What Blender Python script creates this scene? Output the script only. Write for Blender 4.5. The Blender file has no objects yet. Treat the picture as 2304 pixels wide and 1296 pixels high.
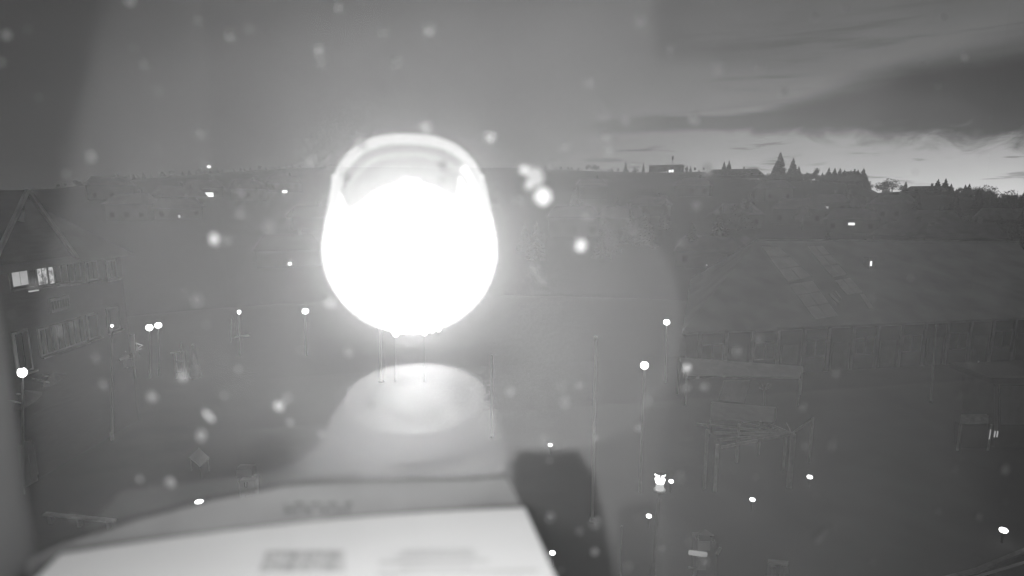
import bpy, bmesh, math, random
import numpy as np
from mathutils import Vector, Matrix
S = bpy.context.scene
COL = S.collection
R = math.radians
rnd = random.Random(7)

# ------------------------------------------------------------------ camera
H = 14.0                       # lens height above the square
FPX = 1250.0                   # focal length in photo pixels (photo 2304 wide)
PITCH = math.atan(200 / FPX)
cam_d = bpy.data.cameras.new('webcam'); cam = bpy.data.objects.new('webcam', cam_d)
COL.objects.link(cam); S.camera = cam
cam.location = (0, 0, H); cam.rotation_euler = (math.pi / 2 - PITCH, 0, 0)
cam_d.sensor_width = 36; cam_d.lens = FPX / 2304 * 36
cam_d.clip_start = .002; cam_d.clip_end = 6000
cam_d.dof.use_dof = True; cam_d.dof.focus_distance = 60; cam_d.dof.aperture_fstop = 6.5
CAM = Vector((0, 0, H))

def ray(px, py):
    x = (px - 1152) / FPX; y = (648 - py) / FPX
    c, s = math.cos(PITCH), math.sin(PITCH)
    return Vector((x, c + y * s, -s + y * c))
def atY(px, py, Y):
    d = ray(px, py); return CAM + d * (Y / d.y)
def atZ(px, py, z=0.0):
    d = ray(px, py); return CAM + d * ((z - H) / d.z)
def G(px, py): return atZ(px, py, 0.0)
def plane_hit(px, py, p0, n):
    d = ray(px, py); return CAM + d * ((p0 - CAM).dot(n) / d.dot(n))

# ------------------------------------------------------------------ view, world
S.view_settings.view_transform = 'Standard'; S.view_settings.look = 'None'
S.view_settings.gamma = 1; S.view_settings.exposure = 0
S.cycles.use_denoising = True
S.cycles.max_bounces = 6; S.cycles.transparent_max_bounces = 12
S.cycles.sample_clamp_indirect = 60
S.cycles.caustics_reflective = False; S.cycles.caustics_refractive = False

W = bpy.data.worlds.new('World'); S.world = W; W.use_nodes = True
nt = W.node_tree; nt.nodes.clear()
def nd(t, **k):
    n = nt.nodes.new(t)
    for a, v in k.items(): setattr(n, a, v)
    return n
def M(op, a, b=None, c=None, clamp=False):
    n = nt.nodes.new('ShaderNodeMath'); n.operation = op; n.use_clamp = clamp
    for i, v in enumerate((a, b, c)):
        if v is None: continue
        if isinstance(v, (int, float)): n.inputs[i].default_value = v
        else: nt.links.new(v, n.inputs[i])
    return n.outputs[0]
def sstep(v, lo, hi):
    n = nt.nodes.new('ShaderNodeMapRange'); n.interpolation_type = 'SMOOTHSTEP'
    nt.links.new(v, n.inputs[0])
    for i, q in ((1, lo), (2, hi)):
        if isinstance(q, (int, float)): n.inputs[i].default_value = q
        else: nt.links.new(q, n.inputs[i])
    n.inputs[3].default_value = 0; n.inputs[4].default_value = 1
    return n.outputs[0]
def lerp(a, b, t): return M('ADD', M('MULTIPLY', a, M('SUBTRACT', 1, t)), M('MULTIPLY', b, t))
tc = nd('ShaderNodeTexCoord'); sep = nd('ShaderNodeSeparateXYZ'); nt.links.new(tc.outputs['Generated'], sep.inputs[0])
DEG = 180 / math.pi
az = M('MULTIPLY', M('ARCTAN2', sep.outputs[0], sep.outputs[1]), DEG)
el = M('MULTIPLY', M('ARCSINE', sep.outputs[2]), DEG)
def noise(sx, sy, sc, det=5, rough=.55, dist=0.0, off=0.0):
    cb = nd('ShaderNodeCombineXYZ')
    nt.links.new(M('MULTIPLY', az, sx), cb.inputs[0]); nt.links.new(M('MULTIPLY', el, sy), cb.inputs[1])
    cb.inputs[2].default_value = off
    n = nd('ShaderNodeTexNoise'); n.inputs['Scale'].default_value = sc; n.inputs['Detail'].default_value = det
    n.inputs['Roughness'].default_value = rough; n.inputs['Distortion'].default_value = dist
    nt.links.new(cb.outputs[0], n.inputs['Vector'])
    return n.outputs['Fac']
elp = M('MAXIMUM', el, 0)
# dawn glow low over the right of the hill, clear sky dim above
g_az = M('EXPONENT', M('MULTIPLY', M('POWER', M('DIVIDE', M('SUBTRACT', az, 40), 24), 2), -1))
g_el = M('EXPONENT', M('DIVIDE', elp, -6.5))
base = M('ADD', M('ADD', .026, M('MULTIPLY', sstep(az, -28, 12), .026)), M('MULTIPLY', M('ADD', .02, M('MULTIPLY', g_az, .78)), g_el))
# wide soft upper cloud sheet
up = noise(.05, .13, 1.0, 4, .5, .3, 3.0)
base = M('MULTIPLY', base, M('ADD', .62, M('MULTIPLY', up, .76)))
# the long dark cloud bank, thick at the right and tapering to the left
n1 = noise(.06, .28, 1.6, 7, .58, .4, 0.0)
n2 = noise(.16, .30, 2.2, 7, .62, .6, 5.0)
n3 = noise(.10, .75, 1.5, 6, .55, .3, 9.0)
nz = M('SUBTRACT', n1, .5); nz2 = M('SUBTRACT', n2, .5)
t = sstep(az, 17, 42)                              # 0 thin left end .. 1 thick right end
cen = M('ADD', 7.0, M('MULTIPLY', t, 1.0))
half_up = M('ADD', .75, M('MULTIPLY', t, 2.0)); half_dn = M('ADD', .8, M('MULTIPLY', t, 3.0))
d_up = M('SUBTRACT', M('SUBTRACT', el, cen), M('ADD', half_up, M('MULTIPLY', nz, 2.2)))
d_dn = M('SUBTRACT', M('SUBTRACT', cen, el), M('ADD', half_dn, M('MULTIPLY', nz2, M('ADD', 1.2, M('MULTIPLY', t, 3.4)))))
bank = M('MULTIPLY', M('SUBTRACT', 1, sstep(d_up, M('MULTIPLY', M('ADD', .25, t), -1.0), M('ADD', .12, M('MULTIPLY', t, 2.2)))),
         M('SUBTRACT', 1, sstep(d_dn, M('MULTIPLY', M('ADD', .5, t), -1.1), M('ADD', .15, M('MULTIPLY', t, .9)))))
bank = M('MULTIPLY', bank, sstep(az, 2, 17))
bank = M('MULTIPLY', bank, M('ADD', .72, M('MULTIPLY', t, .3)))
# small flat cloudlets between the bank and the hill
cl = sstep(n3, .585, .66)
cl = M('MULTIPLY', cl, M('MULTIPLY', sstep(el, .8, 1.8), M('SUBTRACT', 1, sstep(el, 4.8, 6.2))))
cl = M('MULTIPLY', cl, M('MULTIPLY', .5, sstep(az, -5, 12)))
n4 = noise(.045, .62, 1.3, 7, .6, .5, 14.0)          # long ragged streaks above and through the bank
st = M('MULTIPLY', sstep(n4, .5, .68), M('MULTIPLY', sstep(el, 4.5, 8), M('SUBTRACT', 1, sstep(el, 12, 20))))
st = M('MULTIPLY', st, M('MULTIPLY', .42, sstep(az, 0, 25)))
cov = M('MAXIMUM', M('MAXIMUM', bank, st), cl, clamp=True)
cdark = M('ADD', .0, M('MULTIPLY', n2, .08))
sky = lerp(base, M('MAXIMUM', cdark, M('MULTIPLY', base, .22)), cov)
sky = M('MULTIPLY', sky, sstep(sep.outputs[2], -.3, .0))
cc = nd('ShaderNodeCombineColor')
for i in range(3): nt.links.new(sky, cc.inputs[i])
bg = nd('ShaderNodeBackground'); nt.links.new(cc.outputs[0], bg.inputs[0]); bg.inputs[1].default_value = 1.0
wo = nd('ShaderNodeOutputWorld'); nt.links.new(bg.outputs[0], wo.inputs[0])

# ------------------------------------------------------------------ materials (the webcam sees in grey)
def mat(name, v, rough=.8, var=.15, scale=3.0, bump=0.0, spec=.3, stretch=(1, 1, 1), metal=0):
    m = bpy.data.materials.new(name); m.use_nodes = True; n = m.node_tree.nodes; l = m.node_tree.links
    b = n['Principled BSDF']; b.inputs['Roughness'].default_value = rough
    b.inputs['Specular IOR Level'].default_value = spec; b.inputs['Metallic'].default_value = metal
    t = n.new('ShaderNodeTexCoord'); mp = n.new('ShaderNodeMapping'); mp.inputs['Scale'].default_value = stretch
    nz = n.new('ShaderNodeTexNoise'); nz.inputs['Scale'].default_value = scale; nz.inputs['Detail'].default_value = 6
    l.new(t.outputs['Object'], mp.inputs[0]); l.new(mp.outputs[0], nz.inputs['Vector'])
    r = n.new('ShaderNodeMapRange'); r.inputs[1].default_value = .3; r.inputs[2].default_value = .7
    r.inputs[3].default_value = v * (1 - var); r.inputs[4].default_value = v * (1 + var)
    l.new(nz.outputs['Fac'], r.inputs[0])
    c = n.new('ShaderNodeCombineColor')
    for i in range(3): l.new(r.outputs[0], c.inputs[i])
    l.new(c.outputs[0], b.inputs['Base Color'])
    if bump:
        bp = n.new('ShaderNodeBump'); bp.inputs['Strength'].default_value = bump; bp.inputs['Distance'].default_value = .02
        l.new(nz.outputs['Fac'], bp.inputs['Height']); l.new(bp.outputs[0], b.inputs['Normal'])
    return m
def emis(name, s, var=0.0, scale=8):
    m = bpy.data.materials.new(name); m.use_nodes = True; n = m.node_tree.nodes; l = m.node_tree.links
    n.clear(); e = n.new('ShaderNodeEmission'); e.inputs[1].default_value = s
    o = n.new('ShaderNodeOutputMaterial'); l.new(e.outputs[0], o.inputs[0])
    if var:
        t = n.new('ShaderNodeTexCoord'); nz = n.new('ShaderNodeTexNoise'); nz.inputs['Scale'].default_value = scale
        l.new(t.outputs['Object'], nz.inputs['Vector'])
        r = n.new('ShaderNodeMapRange'); r.inputs[1].default_value = .35; r.inputs[2].default_value = .6
        r.inputs[3].default_value = s * (1 - var); r.inputs[4].default_value = s
        l.new(nz.outputs['Fac'], r.inputs[0]); l.new(r.outputs[0], e.inputs[1])
    return m
MT = dict(
    ground=mat('ground_grass', .07, .95, .3, .15, 0), paving=mat('square_paving', .085, .85, .12, .5, 0),
    asphalt=mat('asphalt', .06, .9, .2, 2, .2), kerb=mat('kerb_stone', .38, .85, .12, 3),
    hill=mat('hill_grass', .03, .95, .35, .03), conifer=mat('conifer_needles', .03, .9, .35, .5),
    leaf=mat('broadleaf', .07, .85, .35, .5), bark=mat('bark', .08, .95, .25, 4),
    dwall=mat('dark_timber_wall', .045, .85, .2, 1.5, .2, stretch=(1, 1, 6)), plaster=mat('plaster', .28, .9, .12, .6),
    troof=mat('tiled_roof', .11, .8, .18, .8), broof=mat('big_roof', .44, .7, .12, .5, stretch=(1, 1, 1)),
    solar=mat('pale_roof_sheet', .85, .7, .08, 1.0, spec=.6), white=mat('white_paint', .75, .6, .08, 2),
    wood=mat('weathered_wood', .62, .8, .2, 5, .2), metal=mat('galvanised', .55, .45, .1, 4, metal=.3),
    dmetal=mat('dark_metal', .035, .5, .2, 4), glass=mat('dark_window_glass', .035, .15, .1, 1, spec=.6),
    cloth=mat('pale_canvas', .6, .9, .1, 2), mid=mat('grey_board', .34, .8, .12, 2), dark=mat('dark_board', .10, .8, .2, 2),
    lit=emis('lit_room_glass', .42, .25, 1.2), litp=emis('lit_room_patterned', .55, .75, 5.5), litb=emis('lit_window_bright', 1.6),
    litd=emis('dim_window_and_glint_glow', .45), bulb=emis('lamp_globe_glow', 7.0), bulbs=emis('small_lamp_glow', 6.0),
    lantern=emis('lantern_glow', 6.0), lantg=emis('lantern_glass_glow', .55),
    jamb=mat('window_reveal_paint', .11, .7, .1, 20), sill=mat('dark_sill', .28, .6, .2, 20),
    hwall=mat('dark_render_wall', .055, .9, .2, .4), printf=mat('ghost_print', .085, .8, .1, 60), ghost_flap=mat('ghost_flap_grey', .125, .8, .12, 60, spec=.1), box=mat('white_carton', .60, .5, .03, 30, .02, spec=.3), print=mat('grey_print', .36, .7, .1, 60),
    printd=mat('pale_print', .48, .7, .1, 60), camw=mat('camera_housing_white', .45, .5, .03, 20),
    camd=mat('camera_dark_dome', .03, .2, .1, 20), room=mat('room_wall', .06, .9, .1, 2),
)

# ------------------------------------------------------------------ mesh helpers
class MB:
    def __init__(s): s.v = []; s.f = []
    def add(s, vs, fs):
        o = len(s.v); s.v += [Vector(v) for v in vs]; s.f += [tuple(i + o for i in f) for f in fs]; return s
    def box(s, x0, x1, y0, y1, z0, z1):
        return s.add([(x, y, z) for z in (z0, z1) for y in (y0, y1) for x in (x0, x1)],
                     [(0, 2, 3, 1), (4, 5, 7, 6), (0, 1, 5, 4), (2, 6, 7, 3), (0, 4, 6, 2), (1, 3, 7, 5)])
    def obox(s, p, u, v, w):   # centre, half vectors
        p, u, v, w = map(Vector, (p, u, v, w))
        return s.add([p + u * a + v * b + w * c for c in (-1, 1) for b in (-1, 1) for a in (-1, 1)],
                     [(0, 2, 3, 1), (4, 5, 7, 6), (0, 1, 5, 4), (2, 6, 7, 3), (0, 4, 6, 2), (1, 3, 7, 5)])
    def bar(s, a, b, w, h=None):
        a, b = Vector(a), Vector(b); d = (b - a); L = d.length; d.normalize()
        up = Vector((0, 0, 1)) if abs(d.z) < .95 else Vector((0, 1, 0))
        sd = d.cross(up).normalized(); up2 = sd.cross(d)
        return s.obox((a + b) / 2, sd * w / 2, d * L / 2, up2 * (h or w) / 2)
    def tube(s, a, b, r0, r1=None, n=10, cap=True):
        a, b = Vector(a), Vector(b); r1 = r0 if r1 is None else r1
        d = (b - a).normalized(); up = Vector((0, 0, 1)) if abs(d.z) < .95 else Vector((1, 0, 0))
        u = d.cross(up).normalized(); w = d.cross(u)
        vs = [c + (u * math.cos(t) + w * math.sin(t)) * r for c, r in ((a, r0), (b, r1)) for t in [2 * math.pi * i / n for i in range(n)]]
        fs = [(i, (i + 1) % n, n + (i + 1) % n, n + i) for i in range(n)]
        if cap: fs += [tuple(range(n))[::-1], tuple(range(n, 2 * n))]
        return s.add(vs, fs)
    def lathe(s, c, prof, n=16):   # profile (r, z) upward
        c = Vector(c); vs = []; fs = []
        for r, z in prof: vs += [c + Vector((r * math.cos(2 * math.pi * i / n), r * math.sin(2 * math.pi * i / n), z)) for i in range(n)]
        for k in range(len(prof) - 1): fs += [(k * n + i, k * n + (i + 1) % n, (k + 1) * n + (i + 1) % n, (k + 1) * n + i) for i in range(n)]
        return s.add(vs, fs)
    def ball(s, c, rx, ry=None, rz=None, n=14, m=9):
        ry = ry or rx; rz = rz or rx; c = Vector(c); vs = []; fs = []
        for j in range(m + 1):
            p = math.pi * j / m
            vs += [c + Vector((rx * math.sin(p) * math.cos(2 * math.pi * i / n), ry * math.sin(p) * math.sin(2 * math.pi * i / n), -rz * math.cos(p))) for i in range(n)]
        for k in range(m): fs += [(k * n + i, k * n + (i + 1) % n, (k + 1) * n + (i + 1) % n, (k + 1) * n + i) for i in range(n)]
        return s.add(vs, fs)
    def quad_slab(s, q, n, th):    # four corners, thick along n
        q = [Vector(p) for p in q]; n = Vector(n).normalized() * th
        return s.add(q + [p + n for p in q], [(3, 2, 1, 0), (4, 5, 6, 7), (0, 1, 5, 4), (1, 2, 6, 5), (2, 3, 7, 6), (3, 0, 4, 7)])
    def prism(s, pts, n, th):
        k = len(pts); q = [Vector(p) for p in pts]; n = Vector(n).normalized() * th
        return s.add(q + [p + n for p in q], [tuple(range(k))[::-1], tuple(range(k, 2 * k))] + [(i, (i + 1) % k, k + (i + 1) % k, k + i) for i in range(k)])
    def mesh(s, name, m):
        me = bpy.data.meshes.new(name); me.from_pydata(s.v, [], s.f); me.update(); me.materials.append(m)
        bm = bmesh.new(); bm.from_mesh(me); bmesh.ops.recalc_face_normals(bm, faces=bm.faces); bm.to_mesh(me); bm.free()
        return me
    def build(s, name, m, parent=None, label=None, smooth=False):
        if parent is not None:
            inv = parent.matrix_basis.inverted(); 
            p = parent.parent
            if p is not None: inv = inv @ p.matrix_basis.inverted()
            s.v = [inv @ v for v in s.v]
        o = bpy.data.objects.new(name, s.mesh(name, m)); COL.objects.link(o)
        if parent is not None: o.parent = parent
        if label: o['label'] = label
        if smooth:
            for p in o.data.polygons: p.use_smooth = True
        return o
def tag(o, label, cat, group=None):
    o['label'] = label; o['category'] = cat
    if group: o['group'] = group
    return o
def thing(name, loc, label, cat, group=None, rz=0):
    o = bpy.data.objects.new(name, None); COL.objects.link(o); o.empty_display_size = .2
    o.location = loc; o.rotation_euler = (0, 0, rz)
    o.matrix_basis = Matrix.Translation(Vector(loc)) @ Matrix.Rotation(rz, 4, 'Z')
    return tag(o, label, cat, group)
def struct(o): o['kind'] = 'structure'; return o
def copy_thing(src, loc, rz, sc, label, cat, group=None):
    r = src.copy(); COL.objects.link(r)
    r.location = loc; r.rotation_euler = (0, 0, rz); r.scale = (sc if isinstance(sc, (tuple, list)) else (sc,) * 3)
    tag(r, label, cat, group)
    for ch in src.children:
        c = ch.copy(); COL.objects.link(c); c.parent = r
        for g in ch.children:
            d = g.copy(); COL.objects.link(d); d.parent = c
    return r

# ------------------------------------------------------------------ terrain
RIDGE = 320.0
SKY = [(-2500, 440), (-300, 432), (0, 430), (130, 424), (300, 404), (560, 384), (720, 376), (1180, 378), (1290, 384), (1450, 388), (1560, 386),
       (1690, 404), (1740, 404), (1810, 404), (1940, 412), (1968, 434), (2040, 430), (2130, 432), (2180, 440), (2304, 448), (3000, 446), (6000, 440)]
def ridge_z(azr):
    px = 1152 + math.tan(max(-1.35, min(1.35, azr))) * FPX / math.cos(PITCH) * 1.0
    # skyline pixel for this azimuth (fold the small tilt correction in by iteration)
    py = 400.0
    for _ in range(3):
        py = np.interp(px, [a for a, b in SKY], [b for a, b in SKY])
        c, s = math.cos(PITCH), math.sin(PITCH); y = (648 - py) / FPX
        px = 1152 + math.tan(max(-1.35, min(1.35, azr))) * FPX * (c + y * s)
    d = ray(px, py); hr = math.hypot(d.x, d.y)
    return H + d.z / hr * RIDGE
def hz(x, y):
    r = math.hypot(x, y); a = math.atan2(x, y)
    if abs(a) > 1.3: a = 1.3 * (1 if a > 0 else -1)
    zr = ridge_z(a)
    t = min(1, max(0, (r - 85) / (RIDGE - 85))); t = t * t * (3 - 2 * t) * .6 + t * .4
    back = max(0, min(1, (r - RIDGE - 30) / 600))
    b = .5 + .5 * math.cos(max(-math.pi, min(math.pi, math.atan2(x, y))))    # gentler behind the building
    return max(zr, 3) * t * min(1, b * 1.6) * (1 - .6 * back) - (0.0)
def build_terrain():
    rs = [0, 10, 20, 40, 60, 80] + list(np.linspace(90, 340, 36)) + [370, 420, 500, 650, 900, 1400, 2200, 3500]
    N = 240; vs = []; fs = []
    for r in rs:
        for i in range(N):
            a = 2 * math.pi * i / N; x, y = r * math.sin(a), r * math.cos(a)
            vs.append((x, y, hz(x, y) - .02))
    for k in range(len(rs) - 1):
        for i in range(N):
            fs.append((k * N + i, k * N + (i + 1) % N, (k + 1) * N + (i + 1) % N, (k + 1) * N + i))
    b = MB(); b.add(vs, fs); o = struct(b.build('hillside_ground', MT['hill'])); return o
build_terrain()
# paved square, road, kerb
b = MB(); b.add([(-60, 12, -.01), (60, 12, -.01), (75, 84, -.01), (-75, 84, -.01)], [(0, 1, 2, 3)]); struct(b.build('town_square', MT['paving']))
cA, cB, cC = G(2110, 1310), G(2200, 1285), G(2330, 1232)
b = MB(); pts = [cA, cB, cC, cC + Vector((9, -2, 0)), cA + Vector((9, -4, 0))]
b.add([p + Vector((0, 0, .004)) for p in pts], [(0, 1, 2, 3, 4)]); struct(b.build('road', MT['asphalt']))
for (p, q) in ((cA, cB), (cB, cC)):
    n = max(2, int((q - p).length / .9))
    for i in range(n):
        b = MB(); b.bar(p.lerp(q, i / n) + Vector((0, 0, .05)), p.lerp(q, (i + .97) / n) + Vector((0, 0, .05)), .16, .12)
        struct(b.build('kerb_stone', MT['kerb']))
b = MB(); b.bar(G(2190, 1300), G(2330, 1258), .12, .02); struct(b.build('road_marking', MT['white']))

# ------------------------------------------------------------------ trees
def spruce_crown(seed, h=12, r=3.7, n=34):
    q = random.Random(seed); b = MB()
    for k in range(n):
        z = h * (.06 + .92 * k / n); rr = r * (1 - k / n) ** .8 + .12
        m = 13 if k < n * .7 else 8
        for i in range(m):
            a = q.uniform(0, 6.28); L = rr * q.uniform(.55, 1.15); w = .16 * L + .18; dz = -.22 * L + q.uniform(-.2, .2)
            u = Vector((math.cos(a), math.sin(a), 0)); v = Vector((-u.y, u.x, 0))
            p0 = Vector((0, 0, z)); p1 = u * L * .55 + Vector((0, 0, z + dz * .35)); p2 = u * L + Vector((0, 0, z + dz))
            b.add([p0, p1 + v * w, p2, p1 - v * w, p1 + Vector((0, 0, -.3 - .12 * L))], [(0, 1, 2, 3), (0, 3, 4), (0, 4, 1), (2, 4, 3), (1, 4, 2)])
    b.tube((0, 0, h * .93), (0, 0, h * 1.02), .12, .02, 5)
    return b
def leafy_crown(seed, h=9, r=3.6, n=750):
    q = random.Random(seed); b = MB()
    lobes = [(Vector((q.uniform(-.55, .55) * r, q.uniform(-.55, .55) * r, h * q.uniform(.42, .85))), r * q.uniform(.35, .6)) for _ in range(9)]
    for i in range(n):
        c, lr = q.choice(lobes); d = Vector((q.gauss(0, 1), q.gauss(0, 1), q.gauss(0, 1))).normalized() * lr * q.uniform(.5, 1.1)
        p = c + d; s = q.uniform(.16, .42); u = Vector((q.gauss(0, 1), q.gauss(0, 1), q.gauss(0, 1))).normalized(); v = u.orthogonal().normalized()
        b.add([p - u * s, p + v * s * .7, p + u * s, p - v * s * .7], [(0, 1, 2, 3)])
    return b
FAR = Vector((0, -400, -60))
protos = []
def make_tree(kind, seed):
    e = bpy.data.objects.new('spruce_tree' if kind == 's' else 'broadleaf_tree', None); COL.objects.link(e)
    t = MB()
    if kind == 's':
        c = spruce_crown(seed); t.tube((0, 0, -.5), (0, 0, 11.5), .24, .05, 7); c.build('crown', MT['conifer'], e)
    else:
        c = leafy_crown(seed); t.tube((0, 0, -.5), (0, 0, 4.2), .28, .2, 7)
        for a in range(4): t.tube((0, 0, 3.2), (1.6 * math.cos(a * 1.6), 1.6 * math.sin(a * 1.6), 6), .14, .05, 5)
        c.build('crown', MT['leaf'], e)
    t.build('trunk', MT['bark'], e); return e
PS = [make_tree('s', i) for i in range(4)]; PL = [make_tree('l', 40 + i) for i in range(3)]
used = set()
def place_tree(kind, px, py_top, dist, label, group, py_base=None, wide=1.0):
    """a tree whose top reaches py_top at azimuth px, standing on the hillside dist metres away"""
    d = ray(px, py_top); hr = math.hypot(d.x, d.y); x, y = d.x / hr * dist, d.y / hr * dist
    ztop = H + d.z / hr * dist; zg = hz(x, y) - .1
    h = max(2.0, ztop - zg); H0 = 12.2 if kind == 's' else 8.6
    src = rnd.choice(PS if kind == 's' else PL)
    sz = h / H0; sw = sz * wide
    if src.name not in used:
        used.add(src.name); src.location = (x, y, zg); src.scale = (sw, sw, sz); src.rotation_euler = (0, 0, rnd.uniform(0, 6)); tag(src, label, 'tree', group); return src
    return copy_thing(src, (x, y, zg), rnd.uniform(0, 6), (sw, sw, sz), label, 'tree', group)
gS = 'spruces along the skyline'
sk = [('s', 1757, 340, 300, 'tallest spruce on the skyline, left of the dense pair', 1.15), ('s', 1786, 353, 296, 'second tallest skyline spruce, right beside the tallest one', 1.1),
      ('s', 1742, 372, 305, 'shorter spruce leaning on the left flank of the tallest skyline spruce', 1.1), ('s', 1798, 372, 302, 'low spruce at the right foot of the tall skyline pair', 1.1),
      ('s', 1630, 362, 315, 'left spruce of the small pair behind the long flat roof', 1), ('s', 1641, 360, 315, 'right spruce of the small pair behind the long flat roof', 1),
      ('s', 1376, 376, 320, 'thin spruce left of the tall one on the hazy left skyline', .8), ('s', 1408, 361, 318, 'tall narrow spruce rising from the hazy left skyline', .7),
      ('s', 1429, 374, 320, 'small spruce between tall narrow spruce and flat-roofed block', .8), ('s', 1448, 365, 320, 'slim spruce directly left of the flat-roofed block with antenna', .6),
      ('s', 1546, 370, 320, 'first small spruce right of the flat-roofed block', .8), ('s', 1554, 372, 320, 'second small spruce right of the flat-roofed block', .8),
      ('s', 1816, 386, 312, 'tiny pointed spruce right of the tall skyline pair', 1), ('l', 1836, 379, 300, 'round leafy tree between tall spruces and the spruce row', .8),
      ('s', 1851, 387, 305, 'small dark spruce right of the round leafy tree', 1), ('s', 1866, 375, 296, 'first pointed spruce of the dark row on the skyline', 1.1),
      ('s', 1879, 376, 296, 'second pointed spruce of the dark row on the skyline', 1.1), ('s', 1891, 377, 300, 'blunt spruce in the middle of the dark row', 1.3),
      ('s', 1901, 380, 296, 'short spruce just left of the dip in the dark row', 1.1), ('s', 1915, 381, 296, 'thin spruce right of the dip in the dark row', 1.0),
      ('s', 1931, 380, 296, 'spruce left of the last tall one in the dark row', 1.2), ('s', 1944, 377, 290, 'last tall spruce of the dark row before the gap', 1.3),
      ('s', 1950, 395, 285, 'low spruce stepping down into the gap in the skyline', 1.3), ('s', 1956, 410, 282, 'lowest spruce beside the gap in the skyline', 1.2),
      ('l', 1988, 408, 290, 'dense rounded tree right of the skyline gap', 1.3), ('l', 2010, 402, 292, 'airy rounded tree with sky showing through its crown', 1.1),
      ('s', 2039, 407, 300, 'small pointed spruce left of the sloping dark roof', 1.1), ('l', 2030, 416, 296, 'low bush beside the small pointed spruce', 1),
      ('s', 2112, 401, 290, 'left airy spruce at the right end of the sloping dark roof', 1.2), ('s', 2129, 400, 290, 'right and taller spruce at the end of the sloping roof', 1.3),
      ('s', 2141, 412, 288, 'low spruce stepping down from the airy pair', 1.2), ('s', 2152, 424, 292, 'tiny spruce in the low part of the right skyline', 1),
      ('s', 2173, 414, 296, 'left spruce of the small clump on the right skyline', 1.2), ('s', 2182, 412, 296, 'taller spruce of the small clump on the right skyline', 1.2),
      ('l', 2200, 419, 292, 'round tree of the small clump on the right skyline', 1.0), ('s', 2210, 421, 292, 'short spruce right of the round tree on right skyline', 1.2)]
for k, px, py, d, lab, w in sk: place_tree(k, px, py, d, lab, gS, wide=w)
for i in range(44):     # dense low growth that closes the ridge line
    px = 1690 + i * 6.6 + rnd.uniform(-5, 5)
    if 1960 < px < 1978: continue
    top = np.interp(px, [1690, 1712, 1740, 1800, 1830, 1940, 1965, 1985, 2000], [402, 397, 388, 388, 391, 390, 422, 410, 412]) + rnd.uniform(-2, 4)
    place_tree('l', px, top, rnd.uniform(282, 300), 'low dark bushy tree filling the skyline under the spruces', 'bushy trees under the skyline spruces', wide=1.3)
for i in range(48):
    px = 2055 + i * 6.2 + rnd.uniform(-4, 4)
    top = np.interp(px, [2060, 2130, 2180, 2220, 2240, 2304, 2400], [428, 424, 425, 432, 441, 438, 438]) + rnd.uniform(-3, 3)
    place_tree(rnd.choice('ls'), px, top, rnd.uniform(285, 305), 'small dark tree of the low ridge at the far right', 'small trees of the right ridge', wide=1.3)
for i in range(24):
    px = 1195 + i * 11.5 + rnd.uniform(-4, 4)
    if 1445 < px < 1545: continue
    top = np.interp(px, [1195, 1260, 1300, 1330, 1360, 1445, 1560], [374, 374, 384, 366, 386, 388, 388]) + rnd.uniform(-3, 3)
    place_tree(rnd.choice('ls'), px, top, rnd.uniform(305, 325), 'hazy tree on the skyline right of the bright reflection', 'hazy trees of the left skyline', wide=1.2)
for i in range(40):
    px = 135 + i * 16 + rnd.uniform(-6, 6)
    top = np.interp(px, [130, 300, 560, 760], [412, 392, 376, 370]) + rnd.uniform(-4, 4)
    place_tree(rnd.choice('lss'), px, top, rnd.uniform(305, 330), 'faint tree on the hill line left of the bright reflection', 'faint trees of the far left hill', wide=1.1)
for i in range(70):     # trees scattered down the slope
    px = rnd.uniform(1180, 2400); d = rnd.uniform(110, 270)
    a = ray(px, 450); hr = math.hypot(a.x, a.y); x, y = a.x / hr * d, a.y / hr * d
    zt = hz(x, y) + rnd.uniform(5, 9)
    if (zt - H) / d * FPX > 448 - 410: continue
    src = rnd.choice(PS + PL)
    copy_thing(src, (x, y, hz(x, y) - .1), rnd.uniform(0, 6), rnd.uniform(.5, .8), 'dark tree on the unlit slope between the houses', 'tree', 'trees down the dark slope')

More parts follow.
